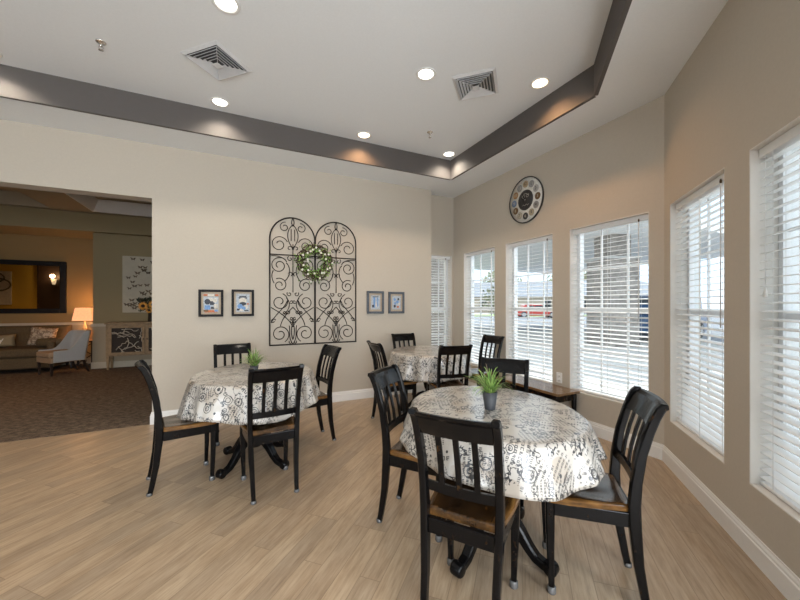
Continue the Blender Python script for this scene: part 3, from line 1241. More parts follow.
def grille(x, label):
    W, Hh, MIDZ = .276, 1.605, 1.130
    root = empty('iron_wall_grille', (x, 4.552, .800))
    tag(root, label, 'wall grille', 'arched iron wall grilles')
    # heavy arched frame
    b = MB()
    zs = Hh - W
    arch = [(-W, 0)] + [(-W, zs * k / 6) for k in range(1, 6)] + [(W * math.cos(a), zs + W * math.sin(a)) for a in [PI - PI * k / 24 for k in range(25)]] + [(W, zs * k / 6) for k in range(5, 0, -1)] + [(W, 0)]
    b.tube([(u, 0, v) for u, v in arch], .0085, 8)
    b.tube([(-W - .008, 0, 0), (W + .008, 0, 0)], .0085, 8)
    b.build('grille_frame', M['iron'], root)
    b = MB()
    b.tube([(-W, 0, MIDZ), (W, 0, MIDZ)], .0075, 8)
    b.build('crossbar', M['iron'], root)
    curves = []
    S = []
    # --- below the crossbar (one half, mirrored)
    S.append([(.0, 1.125), (.0, .66)])
    S.append(spiral(.165, .995, .028, .106, -60, 500, 36))
    S.append(bez((.262, 1.11), (.20, 1.12), (.10, 1.10), (.075, 1.04)))               # upper big scroll
    S.append(bez((.082, 1.03), (.02, .98), (.03, .86), (.10, .80)))
    S.append(spiral(.158, .750, .024, .088, 200, -300, 34))               # second scroll
    S.append(bez((.235, .93), (.27, .86), (.24, .80), (.225, .77)))
    S.append(spiral(.035, 1.085, .010, .034, 100, 420))
    S.append(spiral(.035, .895, .010, .030, -60, 250))
    S.append(spiral(.045, .640, .010, .030, 60, 400))
    S.append(spiral(.160, .540, .028, .108, 250, -250, 34))               # third scroll
    S.append(bez((.080, .590), (.02, .53), (.035, .45), (.11, .385)))
    S.append(spiral(.018, .54, .010, .022, 0, 330))
    S.append(bez((.068, .555), (.10, .46), (.20, .40), (.262, .28)))
    S.append(bez((.0, .475), (.06, .40), (.13, .34), (.150, .235)))
    S.append(spiral(.055, .410, .009, .026, 30, 360))
    S.append(spiral(.098, .405, .009, .024, 160, -170))
    S.append(spiral(.020, .330, .008, .021, -30, 330))
    S.append(spiral(.020, .290, .008, .021, 30, -300))
    S.append(spiral(.235, .300, .010, .030, 180, 520))
    S.append(spiral(.155, .135, .030, .114, 60, 600, 44))
    S.append(bez((.262, .47), (.18, .42), (.05, .34), (.0, .22)))             # big bottom scroll
    S.append(bez((.045, .24), (.03, .17), (.06, .08), (.0, .004)))
    S.append(spiral(.028, .030, .008, .020, 90, 400))
    S.append(bez((.0, .28), (.03, .20), (.02, .12), (.0, .06)))
    # --- above the crossbar
    S.append(bez((.0, 1.52), (.085, 1.44), (.085, 1.32), (.0, 1.22)))
    S.append(bez((.0, 1.60), (.02, 1.56), (.02, 1.53), (.0, 1.50)))
    S.append([(.0, 1.27), (.0, 1.13)])
    S.append([(.022, 1.46), (.022, 1.31)])
    S.append(spiral(.100, 1.480, .018, .064, 30, 460))
    S.append(spiral(.165, 1.260, .030, .104, 20, 520, 40))
    S.append(spiral(.040, 1.215, .010, .034, 250, 560))
    b = MB()
    for s in (-1, 1):
        for c in S:
            if s == 1 and all(abs(p[0]) < 1e-6 for p in c): continue
            b.tube([(s * max(-.02, min(.268, u)), .002 * s, min(v, zs + math.sqrt(max(0, (W - .006) ** 2 - u * u)))) for u, v in c], .0052, 5)
    b.build('scrollwork', M['iron'], root)
    b = MB()
    for s in (-1, 1):
        for z in (.15, 1.30): b.tube([(s * W, .004, z), (s * W, .018, z)], .005, 6)
    b.build('wall_bracket', M['iron'], root)


grille(.664, 'arched black iron scroll grille on the left, wreath over its right edge')
grille(1.222, 'arched black iron scroll grille on the right, nearer the window corner')

# wreath hung over both grilles
root = empty('wreath', (.930, 4.505, 1.850))
tag(root, 'round twig wreath with green leaves and white blossoms on the iron grilles', 'wreath')
rnd = random.Random(9)
b = MB()
for k in range(80):
    r = .172 + rnd.uniform(-.055, .055)
    o1, o2 = rnd.uniform(0, 2 * PI), rnd.uniform(.8, 2.2)
    pts = []
    for i in range(14):
        a = o1 + o2 * i / 13
        rr = r + .014 * math.sin(i * 1.3 + k)
        pts.append((rr * math.cos(a), rnd.uniform(-.02, .02), rr * math.sin(a)))
    b.tube(pts, .0034, 4)
for k in range(130):
    a = rnd.uniform(0, 2 * PI)
    r0, r1 = .14, .14 + rnd.uniform(-.06, .125)
    a1 = a + rnd.uniform(-.3, .3)
    b.tube([(r0 * math.cos(a), 0, r0 * math.sin(a)), (r1 * math.cos(a1), rnd.uniform(-.03, .01), r1 * math.sin(a1))], .0018, 3)
b.build('twigs', M['twig'], root)


def leafquad(b, c, r, rnd):
    d = Vector((rnd.gauss(0, 1), rnd.gauss(0, 1) * .6, rnd.gauss(0, 1))).normalized()
    e = d.orthogonal().normalized()
    e = (Matrix.Rotation(rnd.uniform(0, 6.28), 3, d) @ e)
    c = Vector(c)
    k = d.cross(e) * r * .12
    p = [c - d * r, c - e * r * .42 + k, c + d * r, c + e * r * .42 + k]
    b.f([b.v(q) for q in p])


for nm, mt, cnt, sz in (('leaves', 'leaf2', 240, .017), ('dark_leaves', 'leaf', 160, .018)):
    b = MB()
    for i in range(cnt):
        a = rnd.uniform(0, 2 * PI)
        r = rnd.gauss(.170, .046)
        leafquad(b, (r * math.cos(a), rnd.uniform(-.045, .012), r * math.sin(a)), sz * rnd.uniform(.8, 1.4), rnd)
    b.build(nm, M[mt], root)
for i in range(24):
    b = MB()
    a = 2 * PI * i / 24 + rnd.uniform(-.1, .1)
    r = rnd.gauss(.170, .040)
    c = (r * math.cos(a), -.045, r * math.sin(a))
    for k in range(5):
        aa = 2 * PI * k / 5
        b.sphere((c[0] + .008 * math.cos(aa), c[1], c[2] + .008 * math.sin(aa)), .0068, 6, 4, (1, .5, 1))
    b.build('blossom', M['blossom'], root)


# ------------------------------------------------------------------ small framed pictures
def picture(x0, x1, z0, z1, frame_mat, fw, seed, label, group, palette, mat_w=.03):
    cx_, cz = (x0 + x1) / 2, (z0 + z1) / 2
    w, h = x1 - x0, z1 - z0
    root = empty('framed_picture', (cx_, 4.569, cz))
    tag(root, label, 'picture', group)
    b = MB()
    for s in (-1, 1):
        b.bb(s * w / 2, s * (w / 2 - fw), -.026, 0, -h / 2, h / 2)
        b.bb(-w / 2 + fw, w / 2 - fw, -.026, 0, s * h / 2, s * (h / 2 - fw))
    b.build('picture_frame', M[frame_mat], root, bevel=.004)
    iw, ih = w / 2 - fw, h / 2 - fw
    b = MB()
    b.bb(-iw, iw, -.013, -.002, -ih, ih)
    b.build('mat_board', M['mat_tan'], root)
    rnd = random.Random(seed)
    pw, ph = iw - mat_w, ih - mat_w
    mats = [plain('print_ink', c, .6, var=.25, scale=60) for c in palette]
    b = MB()
    b.bb(-pw, pw, -.0145, -.013, -ph, ph)
    k = 0
    for t in PICT[seed]:
        k += 1
        kind, mi, u, v, a, c = t
        b.mi = mi
        y = -.0146 - .0002 * k
        if kind == 'r': b.bb((u - a) * pw, (u + a) * pw, y, -.0146, (v - c) * ph, (v + c) * ph)
        else: b.lathe([(1, 0), (1, .0002 * k)], (u * pw, -.0146, v * ph), 16, axis='Y', sx=a * pw, sy=c * ph)
    b.mi = 0
    b.build('print', mats, root)


PICT = {
    1: [('r', 1, -.7, .85, .25, .1), ('r', 3, 0, .85, .4, .1), ('r', 1, .72, .85, .22, .1), ('r', 4, 0, .1, .9, .55), ('e', 3, -.05, .2, .42, .36), ('e', 2, -.45, .15, .38, .3),
        ('r', 2, .15, .0, .3, .2), ('e', 3, .5, .3, .3, .25), ('r', 5, -.45, -.45, .35, .22), ('r', 2, .2, -.5, .2, .12), ('r', 1, 0, -.86, .8, .12), ('r', 6, -.65, -.8, .3, .1), ('e', 5, .65, -.8, .25, .12), ('r', 3, .6, -.3, .25, .2)],
    2: [('r', 4, 0, 0, .9, .9), ('r', 2, 0, .68, .5, .06), ('r', 2, 0, .52, .6, .07), ('e', 3, 0, .25, .55, .3), ('e', 2, 0, -.1, .5, .2), ('e', 5, -.4, -.35, .35, .25), ('e', 3, .45, -.4, .3, .22),
        ('e', 5, .1, -.55, .3, .2), ('r', 2, -.6, -.7, .25, .1), ('e', 1, .7, -.1, .15, .1), ('e', 3, -.2, -.75, .3, .12), ('r', 2, .5, -.8, .3, .06)],
    3: [('r', 4, 0, 0, .85, .9), ('r', 5, -.25, 0, .18, .7), ('r', 5, .45, .05, .12, .6), ('r', 2, 0, .75, .6, .05), ('r', 3, .1, -.3, .15, .3), ('e', 2, -.5, -.5, .2, .2)],
    4: [('r', 4, 0, 0, .9, .9), ('e', 5, -.4, .45, .25, .2), ('e', 5, .2, .1, .3, .22), ('e', 5, -.3, -.1, .2, .2), ('e', 2, .4, .5, .2, .18), ('e', 2, -.4, -.5, .25, .2), ('e', 1, .3, -.6, .25, .16), ('r', 3, .55, -.2, .2, .14)],
}
PAL = [(.40, .38, .34), (.55, .16, .06), (.04, .045, .06), (.62, .58, .50), (.42, .47, .52), (.16, .30, .55), (.16, .09, .04)]
picture(-.377, -.122, 1.165, 1.478, 'black_frame', .027, 1, 'left of the two small black framed prints, with orange and blue café scene', 'black framed prints', PAL, .020)
picture(-.037, .209, 1.166, 1.484, 'black_frame', .027, 2, 'right of the two small black framed prints, pale blue with dark lettering', 'black framed prints', PAL, .018)
picture(1.661, 1.918, 1.178, 1.496, 'blue_grey', .032, 3, 'small blue-grey framed print nearer the iron grilles', 'blue-grey framed prints', PAL, .022)
picture(1.990, 2.242, 1.178, 1.490, 'blue_grey', .032, 4, 'small blue-grey framed print nearer the corner window', 'blue-grey framed prints', PAL, .022)


# ------------------------------------------------------------------ wall clock
def text_mesh(body, size, mat, parent, loc, rot, name, align='CENTER', ext=.0006):
    cu = bpy.data.curves.new('txt', 'FONT')
    cu.body = body
    cu.size = size
    cu.align_x = align
    cu.align_y = 'CENTER'
    cu.extrude = ext
    tmp = bpy.data.objects.new('txt', cu)
    C.objects.link(tmp)
    dg = bpy.context.evaluated_depsgraph_get()
    me = bpy.data.meshes.new_from_object(tmp.evaluated_get(dg))
    bpy.data.objects.remove(tmp)
    me.materials.clear()
    me.materials.append(mat)
    o = bpy.data.objects.new(name, me)
    C.objects.link(o)
    o.parent = parent
    o.location = loc
    o.rotation_euler = rot
    return o


m = m_r1 @ Matrix.Translation((4.75 - 3.175, 0, 2.590))
root = empty('wall_clock', M=m)
root.scale = (.94, 1, .97)
tag(root, 'round cream wall clock with a dark centre and medallion numerals above the windows', 'clock')
b = MB()
b.lathe([(.276, 0), (.289, .004), (.290, .022), (.286, .026), (.279, .022), (.277, .012), (0, .012)], n=64, axis='Y')
b.build('clock_rim', M['clock_rim'], root)
face = MB()
face.lathe([(.2775, .012), (.2775, .0155), (0, .0155)], n=64, axis='Y')
fmat = plain('clock_face_cream', (.72, .70, .64), .6, var=.12, scale=40)
fc = face.build('clock_face', fmat, root)
cen = MB()
cen.lathe([(.128, .0155), (.128, .0175), (0, .0175)], n=48, axis='Y')
cc = cen.build('clock_centre', M['clock_rim'], root)
cream = plain('clock_cream_ink', (.50, .47, .40), .6)
b = MB()
for s in (-1, 1):
    b.tube([(p[0], -.0185, p[1]) for p in spiral(s * .03, .052, .006, .028, 0 if s > 0 else 180, 400 if s > 0 else -220)], .0028, 4)
b.tube([(x_, -.0185, -.062 + .008 * math.sin(x_ * 130)) for x_ in [-.055 + .005 * k for k in range(23)]], .0025, 4)
b.tube([(x_, -.0185, .083 - 12 * x_ * x_) for x_ in [-.05 + .005 * k for k in range(21)]], .003, 4)
b.build('flourish', cream, cc)
cols = [(.30, .29, .28), (.42, .40, .38), (.17, .09, .03), (.30, .28, .26), (.40, .34, .24), (.04, .038, .036), (.42, .38, .30), (.16, .09, .035), (.16, .22, .32), (.36, .20, .08), (.24, .23, .22), (.38, .28, .17)]
for h in range(12):
    a = PI / 2 - 2 * PI * (h + 1) / 12
    cx_, cz = .202 * math.cos(a), .202 * math.sin(a)
    b = MB()
    b.lathe([(.044, .0155), (.044, .0185), (.040, .0205), (0, .0205)], (cx_, 0, cz), 24, axis='Y')
    md = b.build('medallion', plain('medallion_paint', cols[h], .5, var=.15, scale=60), root)
    text_mesh(str(h + 1), .052, cream if sum(cols[h]) < .8 else M['hand'], md, (cx_, -.0212, cz), (PI / 2, 0, 0), 'numeral')
for L, wd, ang, nm in ((.085, .011, 152, 'hour_hand'), (.118, .008, 118, 'minute_hand')):
    b = MB()
    a = R(ang)
    b.M = Matrix.Translation((0, -.024 if L < .1 else -.027, 0)) @ Matrix.Rotation(-a, 4, 'Y')
    b.prism_y([(-.02, -wd / 2), (L * .8, -wd * .8), (L, 0), (L * .8, wd * .8), (-.02, wd / 2)], -.001, .001)
    b.build(nm, M['hand'], root)
b = MB()
b.lathe([(.010, .0175), (.010, .029), (0, .030)], n=12, axis='Y')
b.build('hub', M['chrome'], root)


# ================================================================== ceiling fixtures
def downlight(x, y, warm, power, label, z=ZC):
    root = empty('recessed_downlight', (x, y, z))
    power *= 3.6 if abs(y - 3.89) < .05 or x > 2.4 else 1.2
    tag(root, label, 'ceiling light', 'recessed ceiling downlights')
    b = MB()
    b.lathe([(.088, 0), (.090, -.003), (.086, -.006), (.072, -.007), (.066, -.003), (.066, 0)], n=32)
    b.build('trim_ring', M['can_ring'], root)
    b = MB()
    b.lathe([(.0655, -.0005), (.060, -.004), (.03, -.0055), (0, -.006)], n=32)
    b.build('lens', M['lens_warm' if warm else 'lens_white'], root)
    l = bpy.data.lights.new('downlight_beam', 'SPOT')
    l.energy = power
    l.color = (1.0, .56, .27) if warm else (1.0, .90, .76)
    l.spot_size = R(136)
    l.spot_blend = .8
    l.shadow_soft_size = .04
    o = bpy.data.objects.new('downlight_beam', l)
    C.objects.link(o)
    o.parent = root
    o.location = (0, 0, -.012)


for x, y, wm, pw, lab in [
    (-.054, 2.590, False, 14, 'recessed downlight at the top edge of the photo beside the left ceiling vent'),
    (-.134, 3.879, False, 11, 'recessed downlight between the left ceiling vent and the dark tray edge'),
    (1.384, 3.895, True, 11, 'warm recessed downlight above the iron grilles near the dark tray edge'),
    (2.584, 3.896, False, 11, 'recessed downlight in the far corner of the tray ceiling'),
    (1.508, 2.633, False, 14, 'recessed downlight immediately left of the right ceiling vent'),
    (2.505, 2.293, True, 12, 'warm recessed downlight right of the right ceiling vent, near the window side'),
    (-1.780, 3.880, False, 11, 'recessed downlight past the left edge of the photo, lighting the tray edge'),
    (-1.60, 2.55, False, 14, 'recessed downlight over the open floor left of the camera'),
    (-1.60, .9, False, 14, 'recessed downlight behind the left of the camera'),
    (-.05, .9, False, 14, 'recessed downlight overhead near the camera'),
    (-3.2, .9, False, 14, 'recessed downlight in the unseen left part of the room'),
    (-3.2, 2.55, False, 14, 'recessed downlight in the unseen far left part of the room'),
]:
    downlight(x, y, wm, pw, lab)


def vent(x, y, label):
    root = empty('ceiling_vent', (x, y, ZC), R(45))
    tag(root, label, 'air vent', 'square ceiling vents')
    b = MB()
    b.bb(-.16, .16, -.16, .16, -.002, 0)
    b.build('throat', M['vent_dark'], root)
    b = MB()

    def sq(r0, z0, r1, z1):
        a = [b.v((sx * r0, sy * r0, z0)) for sx, sy in ((-1, -1), (1, -1), (1, 1), (-1, 1))]
        c = [b.v((sx * r1, sy * r1, z1)) for sx, sy in ((-1, -1), (1, -1), (1, 1), (-1, 1))]
        a2 = [b.v((sx * r0, sy * r0, z0 + .003)) for sx, sy in ((-1, -1), (1, -1), (1, 1), (-1, 1))]
        c2 = [b.v((sx * r1, sy * r1, z1 + .003)) for sx, sy in ((-1, -1), (1, -1), (1, 1), (-1, 1))]
        for i in range(4):
            j = (i + 1) % 4
            b.f([a[i], a[j], c[j], c[i]]); b.f([a2[i], c2[i], c2[j], a2[j]])
            b.f([a[i], a2[i], a2[j], a[j]]); b.f([c[i], c[j], c2[j], c2[i]])
    sq(.188, -.004, .165, -.014)
    b.build('vent_frame', M['metal_grey'], root)
    b = MB()
    for k, r in enumerate((.158, .132, .106, .080, .054)):
        sq(r, -.022, r - .012, -.006)
    b.bb(-.030, .030, -.030, .030, -.032, -.028)
    for s in (-1, 1):
        for q in (-1, 1):
            b.tube([(s * .150, q * .150, -.012), (s * .02, q * .02, -.022)], .0025, 4)
    b.build('louvres', M['metal_grey'], root)


vent(-.130, 3.250, 'square white ceiling vent with nested louvres, left of the photo near a downlight')
vent(1.996, 2.566, 'square white ceiling vent with nested louvres, between two downlights toward the windows')


def sprinkler(x, y, label):
    root = empty('fire_sprinkler', (x, y, ZC))
    tag(root, label, 'sprinkler', 'ceiling fire sprinklers')
    b = MB()
    b.lathe([(.034, 0), (.034, -.004), (.026, -.010), (.012, -.012), (.012, -.02), (0, -.02)], n=24)
    b.build('escutcheon', M['chrome'], root)
    b = MB()
    b.lathe([(.008, -.018), (.010, -.024), (.010, -.034), (.006, -.036), (0, -.036)], n=12)
    for s in (-1, 1):
        b.tube([(s * .009, 0, -.032), (s * .014, 0, -.046), (s * .004, 0, -.060)], .0028, 5)
    b.tube([(0, 0, -.034), (0, 0, -.060)], .0022, 5)
    b.build('sprinkler_head', M['chrome'], root)
    b = MB()
    b.lathe([(.0, -.064), (.016, -.063), (.017, -.061), (.006, -.059), (0, -.059)], n=16)
    b.build('deflector', M['chrome'], root)


sprinkler(-.929, 3.387, 'chrome fire sprinkler head on the ceiling at the upper left')
sprinkler(2.055, 3.496, 'chrome fire sprinkler head on the ceiling near the far tray corner')

# ================================================================== lounge beyond the opening
LX0, LX1 = -9.2, 1.0
b = MB()
b.bb(LX0, LX1, 4.57, 9.95, -.06, .004)
b.bb(-4.2, -.817, 4.569, 4.58, -.06, .003)
fl = struct(b.build('floor_carpet', M['carpet']))
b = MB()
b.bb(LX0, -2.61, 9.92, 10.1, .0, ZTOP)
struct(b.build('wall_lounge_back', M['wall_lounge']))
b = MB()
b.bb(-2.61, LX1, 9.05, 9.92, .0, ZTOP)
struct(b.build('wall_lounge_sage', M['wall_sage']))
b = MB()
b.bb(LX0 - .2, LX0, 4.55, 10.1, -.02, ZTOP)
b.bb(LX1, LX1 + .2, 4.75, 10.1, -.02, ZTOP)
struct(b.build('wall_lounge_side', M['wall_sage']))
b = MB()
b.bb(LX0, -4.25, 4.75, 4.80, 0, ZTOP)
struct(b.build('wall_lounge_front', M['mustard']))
b = MB()
b.bb(LX0, LX1, 8.88, 9.05, 2.77, 3.13)
b.bb(LX0, -2.61, 9.05, 9.92, 2.77, 3.13)
struct(b.build('trim_2', M['wall_sage']))
# ceiling with recessed coffers
b = MB()
ZL = 3.13
cof = [(-2.52, .5), (-5.0, -3.15), (-7.5, -5.6)]
ys0, ys1 = 5.4, 8.72
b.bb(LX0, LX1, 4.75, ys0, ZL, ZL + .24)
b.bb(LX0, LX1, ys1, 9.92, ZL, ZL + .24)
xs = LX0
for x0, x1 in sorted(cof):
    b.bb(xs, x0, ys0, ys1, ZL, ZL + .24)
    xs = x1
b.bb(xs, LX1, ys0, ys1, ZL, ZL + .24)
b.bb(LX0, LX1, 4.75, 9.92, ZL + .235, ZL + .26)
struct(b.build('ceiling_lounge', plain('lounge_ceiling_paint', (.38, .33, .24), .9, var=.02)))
# white crown round the coffers
b = MB()
for x0, x1 in cof[:1]:
    for (p, q) in (((x0, ys0), (x0, ys1)), ((x0, ys1), (x1, ys1)), ((x1, ys1), (x1, ys0)), ((x1, ys0), (x0, ys0))):
        m, L = frame(p, q)
        b.M = m
        b.prism_x([(-.0, ZL + .0), (-.02, ZL + .01), (-.11, ZL + .19), (-.11, ZL + .23), (0, ZL + .23)], .0, L)
struct(b.build('trim_3', M['trim']))
# chair rail, cream wainscot, baseboard
WP = plain('cream_wainscot', (.36, .29, .19), .6, var=.02)
M['wains'] = WP
M['rail'] = plain('cream_rail_paint', (.50, .43, .32), .5, var=.02)
b = MB()
b.bb(LX0, -2.62, 9.912, 9.92, 0, .86)
b.bb(-2.61, LX1, 9.042, 9.05, 0, .86)
b.bb(-2.618, -2.61, 9.042, 9.92, 0, .86)
struct(b.build('trim_4', M['wains']))
b = MB()
b.bb(LX0, -2.62, 9.885, 9.92, .86, .92)
b.bb(-2.64, LX1, 9.015, 9.05, .86, .92)
b.bb(-2.64, -2.61, 9.05, 9.885, .86, .92)
struct(b.build('trim_5', M['rail']))
b = MB()
b.bb(LX0, -2.62, 9.895, 9.912, 0, .13)
b.bb(-2.635, LX1, 9.022, 9.042, 0, .13)
b.bb(-2.635, -2.618, 9.042, 9.895, 0, .13)
struct(b.build('baseboard_lounge', M['rail']))

# dark door and artwork that the mirror shows
b = MB()
b.bb(-5.66, -4.60, 4.80, 4.83, 0, 3.0)
b.bb(-5.70, -5.66, 4.80, 4.85, 0, 3.0)
struct(b.build('trim_6', M['door_dark']))
o = empty('abstract_artwork', (-6.75, 4.82, 1.83))
tag(o, 'abstract painting of olive rings seen in the lounge mirror', 'painting')
b = MB(); b.bb(-.45, .45, -.018, .018, -.52, .52); b.build('canvas', M['art_white'], o)
b = MB()
for cx_, cz, r in ((.18, .1, .26), (-.05, -.22, .22), (.1, .32, .2), (-.2, .15, .25)):
    b.tube([(cx_ + r * math.cos(a), .019, cz + r * .7 * math.sin(a)) for a in [2 * PI * k / 28 for k in range(29)] if abs(cx_ + r * math.cos(a)) < .45], .022, 5)
b.build('painted_rings', M['art_ring'], o)


def sconce(x, y, z, label, power):
    root = empty('wall_sconce', (x, y, z))
    tag(root, label, 'wall lamp')
    b = MB(); b.bb(-.05, .05, 0, .02, -.16, .1); b.tube([(0, .02, -.1), (0, .09, -.14), (0, .10, -.05)], .01, 6); b.build('bracket', M['gold'], root)
    b = MB(); b.lathe([(.03, -.06), (.05, 0), (.075, .12), (.07, .12), (.045, 0), (.02, -.05)], (0, .10, 0), 18); b.build('lamp_shade', M['bulb_sconce'], root)
    l = bpy.data.lights.new('sconce_glow', 'POINT'); l.energy = power; l.color = (1, .62, .32); l.shadow_soft_size = .06
    lo = bpy.data.objects.new('sconce_glow', l); C.objects.link(lo); lo.parent = root; lo.location = (0, .2, .2)


sconce(-5.27, 4.83, 2.02, 'lit wall sconce on the dark panel seen in the lounge mirror', 4)

for lx, ly, lab in ((-5.4, 6.9, 'added unseen downlight in the lounge ceiling beam over the sofa side'), (-2.83, 6.4, 'added unseen downlight in the lounge ceiling beam near the opening')):
    downlight(lx, ly, True, 75, lab, z=3.13)  # extra lamps added out of view to brighten the lounge and its mirror

# wall mirror
o = empty('wall_mirror', (-4.15, 9.92, 1.680))
tag(o, 'wide wall mirror with thick black frame above the lounge sofa', 'mirror')
b = MB()
w_, h_ = .85, .555
for s in (-1, 1):
    b.bb(s * w_, s * (w_ - .11), -.05, -.002, -h_, h_)
    b.bb(-w_ + .11, w_ - .11, -.05, -.002, s * h_, s * (h_ - .10))
b.build('mirror_frame', M['black_frame'], o, bevel=.012)
b = MB(); b.bb(-w_ + .10, w_ - .10, -.02, -.004, -h_ + .09, h_ - .09); b.build('mirror_glass', M['mirror'], o)

# sofa
o = empty('sofa', (-4.60, 9.42, 0))
tag(o, 'long dark brown tufted sofa under the lounge mirror', 'sofa')
b = MB(); b.bb(-1.42, 1.42, -.42, .42, .08, .30); b.build('sofa_base', M['sofa'], o, bevel=.03)
for k in range(2):
    b = MB(); b.bb(-1.28 + k * 1.29, -.005 + k * 1.29, -.46, .24, .302, .47); b.build('seat_cushion', M['sofa'], o, bevel=.045, seg=3)
for k in range(2):
    b = MB()
    x0 = -1.40 + k * 1.405
    nx, nz_ = 20, 12
    g_ = []
    for j in range(nz_ + 1):
        row = []
        for i in range(nx + 1):
            u, v = i / nx, j / nz_
            tuft = sum(math.exp(-(((u - a) / .05) ** 2 + ((v - c) / .07) ** 2)) for a in (.17, .5, .83) for c in (.35, .75)) + .4 * sum(math.exp(-(((u - a) / .05) ** 2 + ((v - c) / .07) ** 2)) for a in (.33, .67) for c in (.55,))
            ed = max(0, 1 - min(u, 1 - u, 1 - v) / .08)
            row.append(b.v((x0 + u * 1.40, .22 + .10 * v + .035 * tuft + .05 * ed ** 2, .42 + .45 * v)))
        g_.append(row)
    bk = [[b.v((x0 + i / nx * 1.40, .42, .42 + .45 * j / nz_)) for i in (0, nx)] for j in (0, nz_)]
    for j in range(nz_):
        for i in range(nx): b.f([g_[j][i], g_[j][i + 1], g_[j + 1][i + 1], g_[j + 1][i]], True)
    b.f([bk[0][0], bk[1][0], bk[1][1], bk[0][1]])
    b.f([bk[1][0]] + g_[nz_] + [bk[1][1]]); b.f([bk[0][1]] + g_[0][::-1] + [bk[0][0]])
    b.f([bk[0][0]] + [r[0] for r in g_] + [bk[1][0]]); b.f([bk[1][1]] + [r[nx] for r in g_][::-1] + [bk[0][1]])
    b.build('backrest', M['sofa'], o)
for s in (-1, 1):
    b = MB(); b.bb(s * 1.42, s * 1.30, -.44, .40, .085, .60); b.build('armrest', M['sofa'], o, bevel=.04)
for sx in (-1, 1):
    for sy in (-1, 1):
        b = MB(); b.lathe([(.02, 0), (.03, .08), (0, .08)], (sx * 1.35, sy * .36, 0), 10); b.build('foot', M['dark_wood'], o)


def pillow(name, c, w, h, t, rot, mat, label, group=None, txt=None):
    o = empty(name, c)
    o.rotation_euler = rot
    tag(o, label, 'pillow', group)
    b = MB()
    N = 12
    for s in (-1, 1):
        g_ = []
        for j in range(N + 1):
            row = []
            for i in range(N + 1):
                u, v = i / N * 2 - 1, j / N * 2 - 1
                pu, pv = u * (1 - .07 * (1 - v * v)), v * (1 - .07 * (1 - u * u))
                th = t / 2 * ((1 - u ** 4) * (1 - v ** 4)) ** .5
                row.append(b.v((pu * w / 2, s * th, pv * h / 2)))
            g_.append(row)
        for j in range(N):
            for i in range(N): b.f([g_[j][i], g_[j][i + 1], g_[j + 1][i + 1], g_[j + 1][i]], True)
    bmesh.ops.remove_doubles(b.bm, verts=b.bm.verts, dist=1e-5)
    b.build('cushion_cover', mat, o)
    if txt: text_mesh(txt, .17, M['blossom'], o, (0, -t / 2 - .001, .01), (PI / 2, 0, 0), 'lettering')
    return o


pillow('throw_pillow', (-3.47, 9.33, .67), .40, .38, .13, (R(-14), R(8), R(14)), M['pillow'], 'cream throw pillow with brown pattern at the right end of the sofa')
pillow('lumbar_pillow', (-4.10, 9.29, .605), .50, .24, .12, (R(-12), R(-3), R(4)), M['linen'], 'small tan lumbar pillow with white lettering on the sofa', txt='joy')
o = empty('bolster_pillow', (-3.30, 9.16, .560))
tag(o, 'round brown bolster pillow on the sofa behind the grey accent chair', 'pillow')
b = MB(); b.lathe([(0, -.20), (.05, -.198), (.082, -.18), (.088, 0), (.082, .18), (.05, .198), (0, .20)], n=20, axis='X'); b.build('bolster_cover', M['sofa'], o)

# accent chair
fx = math.atan2(-.67, -.74)
o = empty('accent_chair', (-2.96, 8.69, 0), fx - PI / 2)     # local +y is the way it faces
tag(o, 'pale grey accent chair with tan seat and swooping arms in the lounge', 'armchair')
for sx in (-1, 1):
    b = MB(); b.strip([(sx * .21, .24, 0, .028, .028), (sx * .21, .245, .26, .042, .042)]); b.build('leg', M['dark_wood'], o)
    b = MB(); b.strip([(sx * .20, -.32, 0, .026, .030), (sx * .20, -.26, .13, .032, .036), (sx * .20, -.23, .27, .040, .045)]); b.build('leg', M['dark_wood'], o)
b = MB(); b.bb(-.25, .25, -.26, .27, .24, .34); b.build('seat_rail', M['chair_tan'], o, bevel=.01)
b = MB(); b.bb(-.225, .225, -.17, .29, .342, .44); b.build('seat_cushion', M['chair_tan'], o, bevel=.03, seg=3)
b = MB()
outl = []
N = 36
inn, outr = [], []
for i in range(N + 1):
    t = i / N
    # path: right arm front -> back -> left arm front
    a = t * 2 - 1
    if abs(a) > .45:
        k = (abs(a) - .45) / .55
        x_ = math.copysign(.262, a); y_ = -.20 + k * .44
    else:
        x_ = .262 * math.sin(a / .45 * PI / 2); y_ = -.20 - .09 * math.cos(a / .45 * PI / 2)
    k = max(0, (abs(a) - .40) / .60)
    top_ = .80 - .34 * math.sin(PI / 2 * min(1, max(0, (k - .22) / .42)))
    lean = -.10 * (top_ - .34) / .46 if k < 1 else 0
    inn.append((x_ * .88, y_ * .88 + .01, top_, lean)); outr.append((x_, y_, top_, lean))
cols_ = []
for (xi, yi, tp, ln), (xo, yo, _, _) in zip(inn, outr):
    cols_.append([b.v((xo, yo, .25)), b.v((xo, yo + ln, tp)), b.v((xi, yi + ln, tp)), b.v((xi, yi, .25))])
for c0, c1 in zip(cols_, cols_[1:]):
    for k in range(4): b.f([c0[k], c1[k], c1[(k + 1) % 4], c0[(k + 1) % 4]])
b.f(cols_[0]); b.f(cols_[-1][::-1])
b.build('backrest', M['chair_grey'], o, bevel=.008)

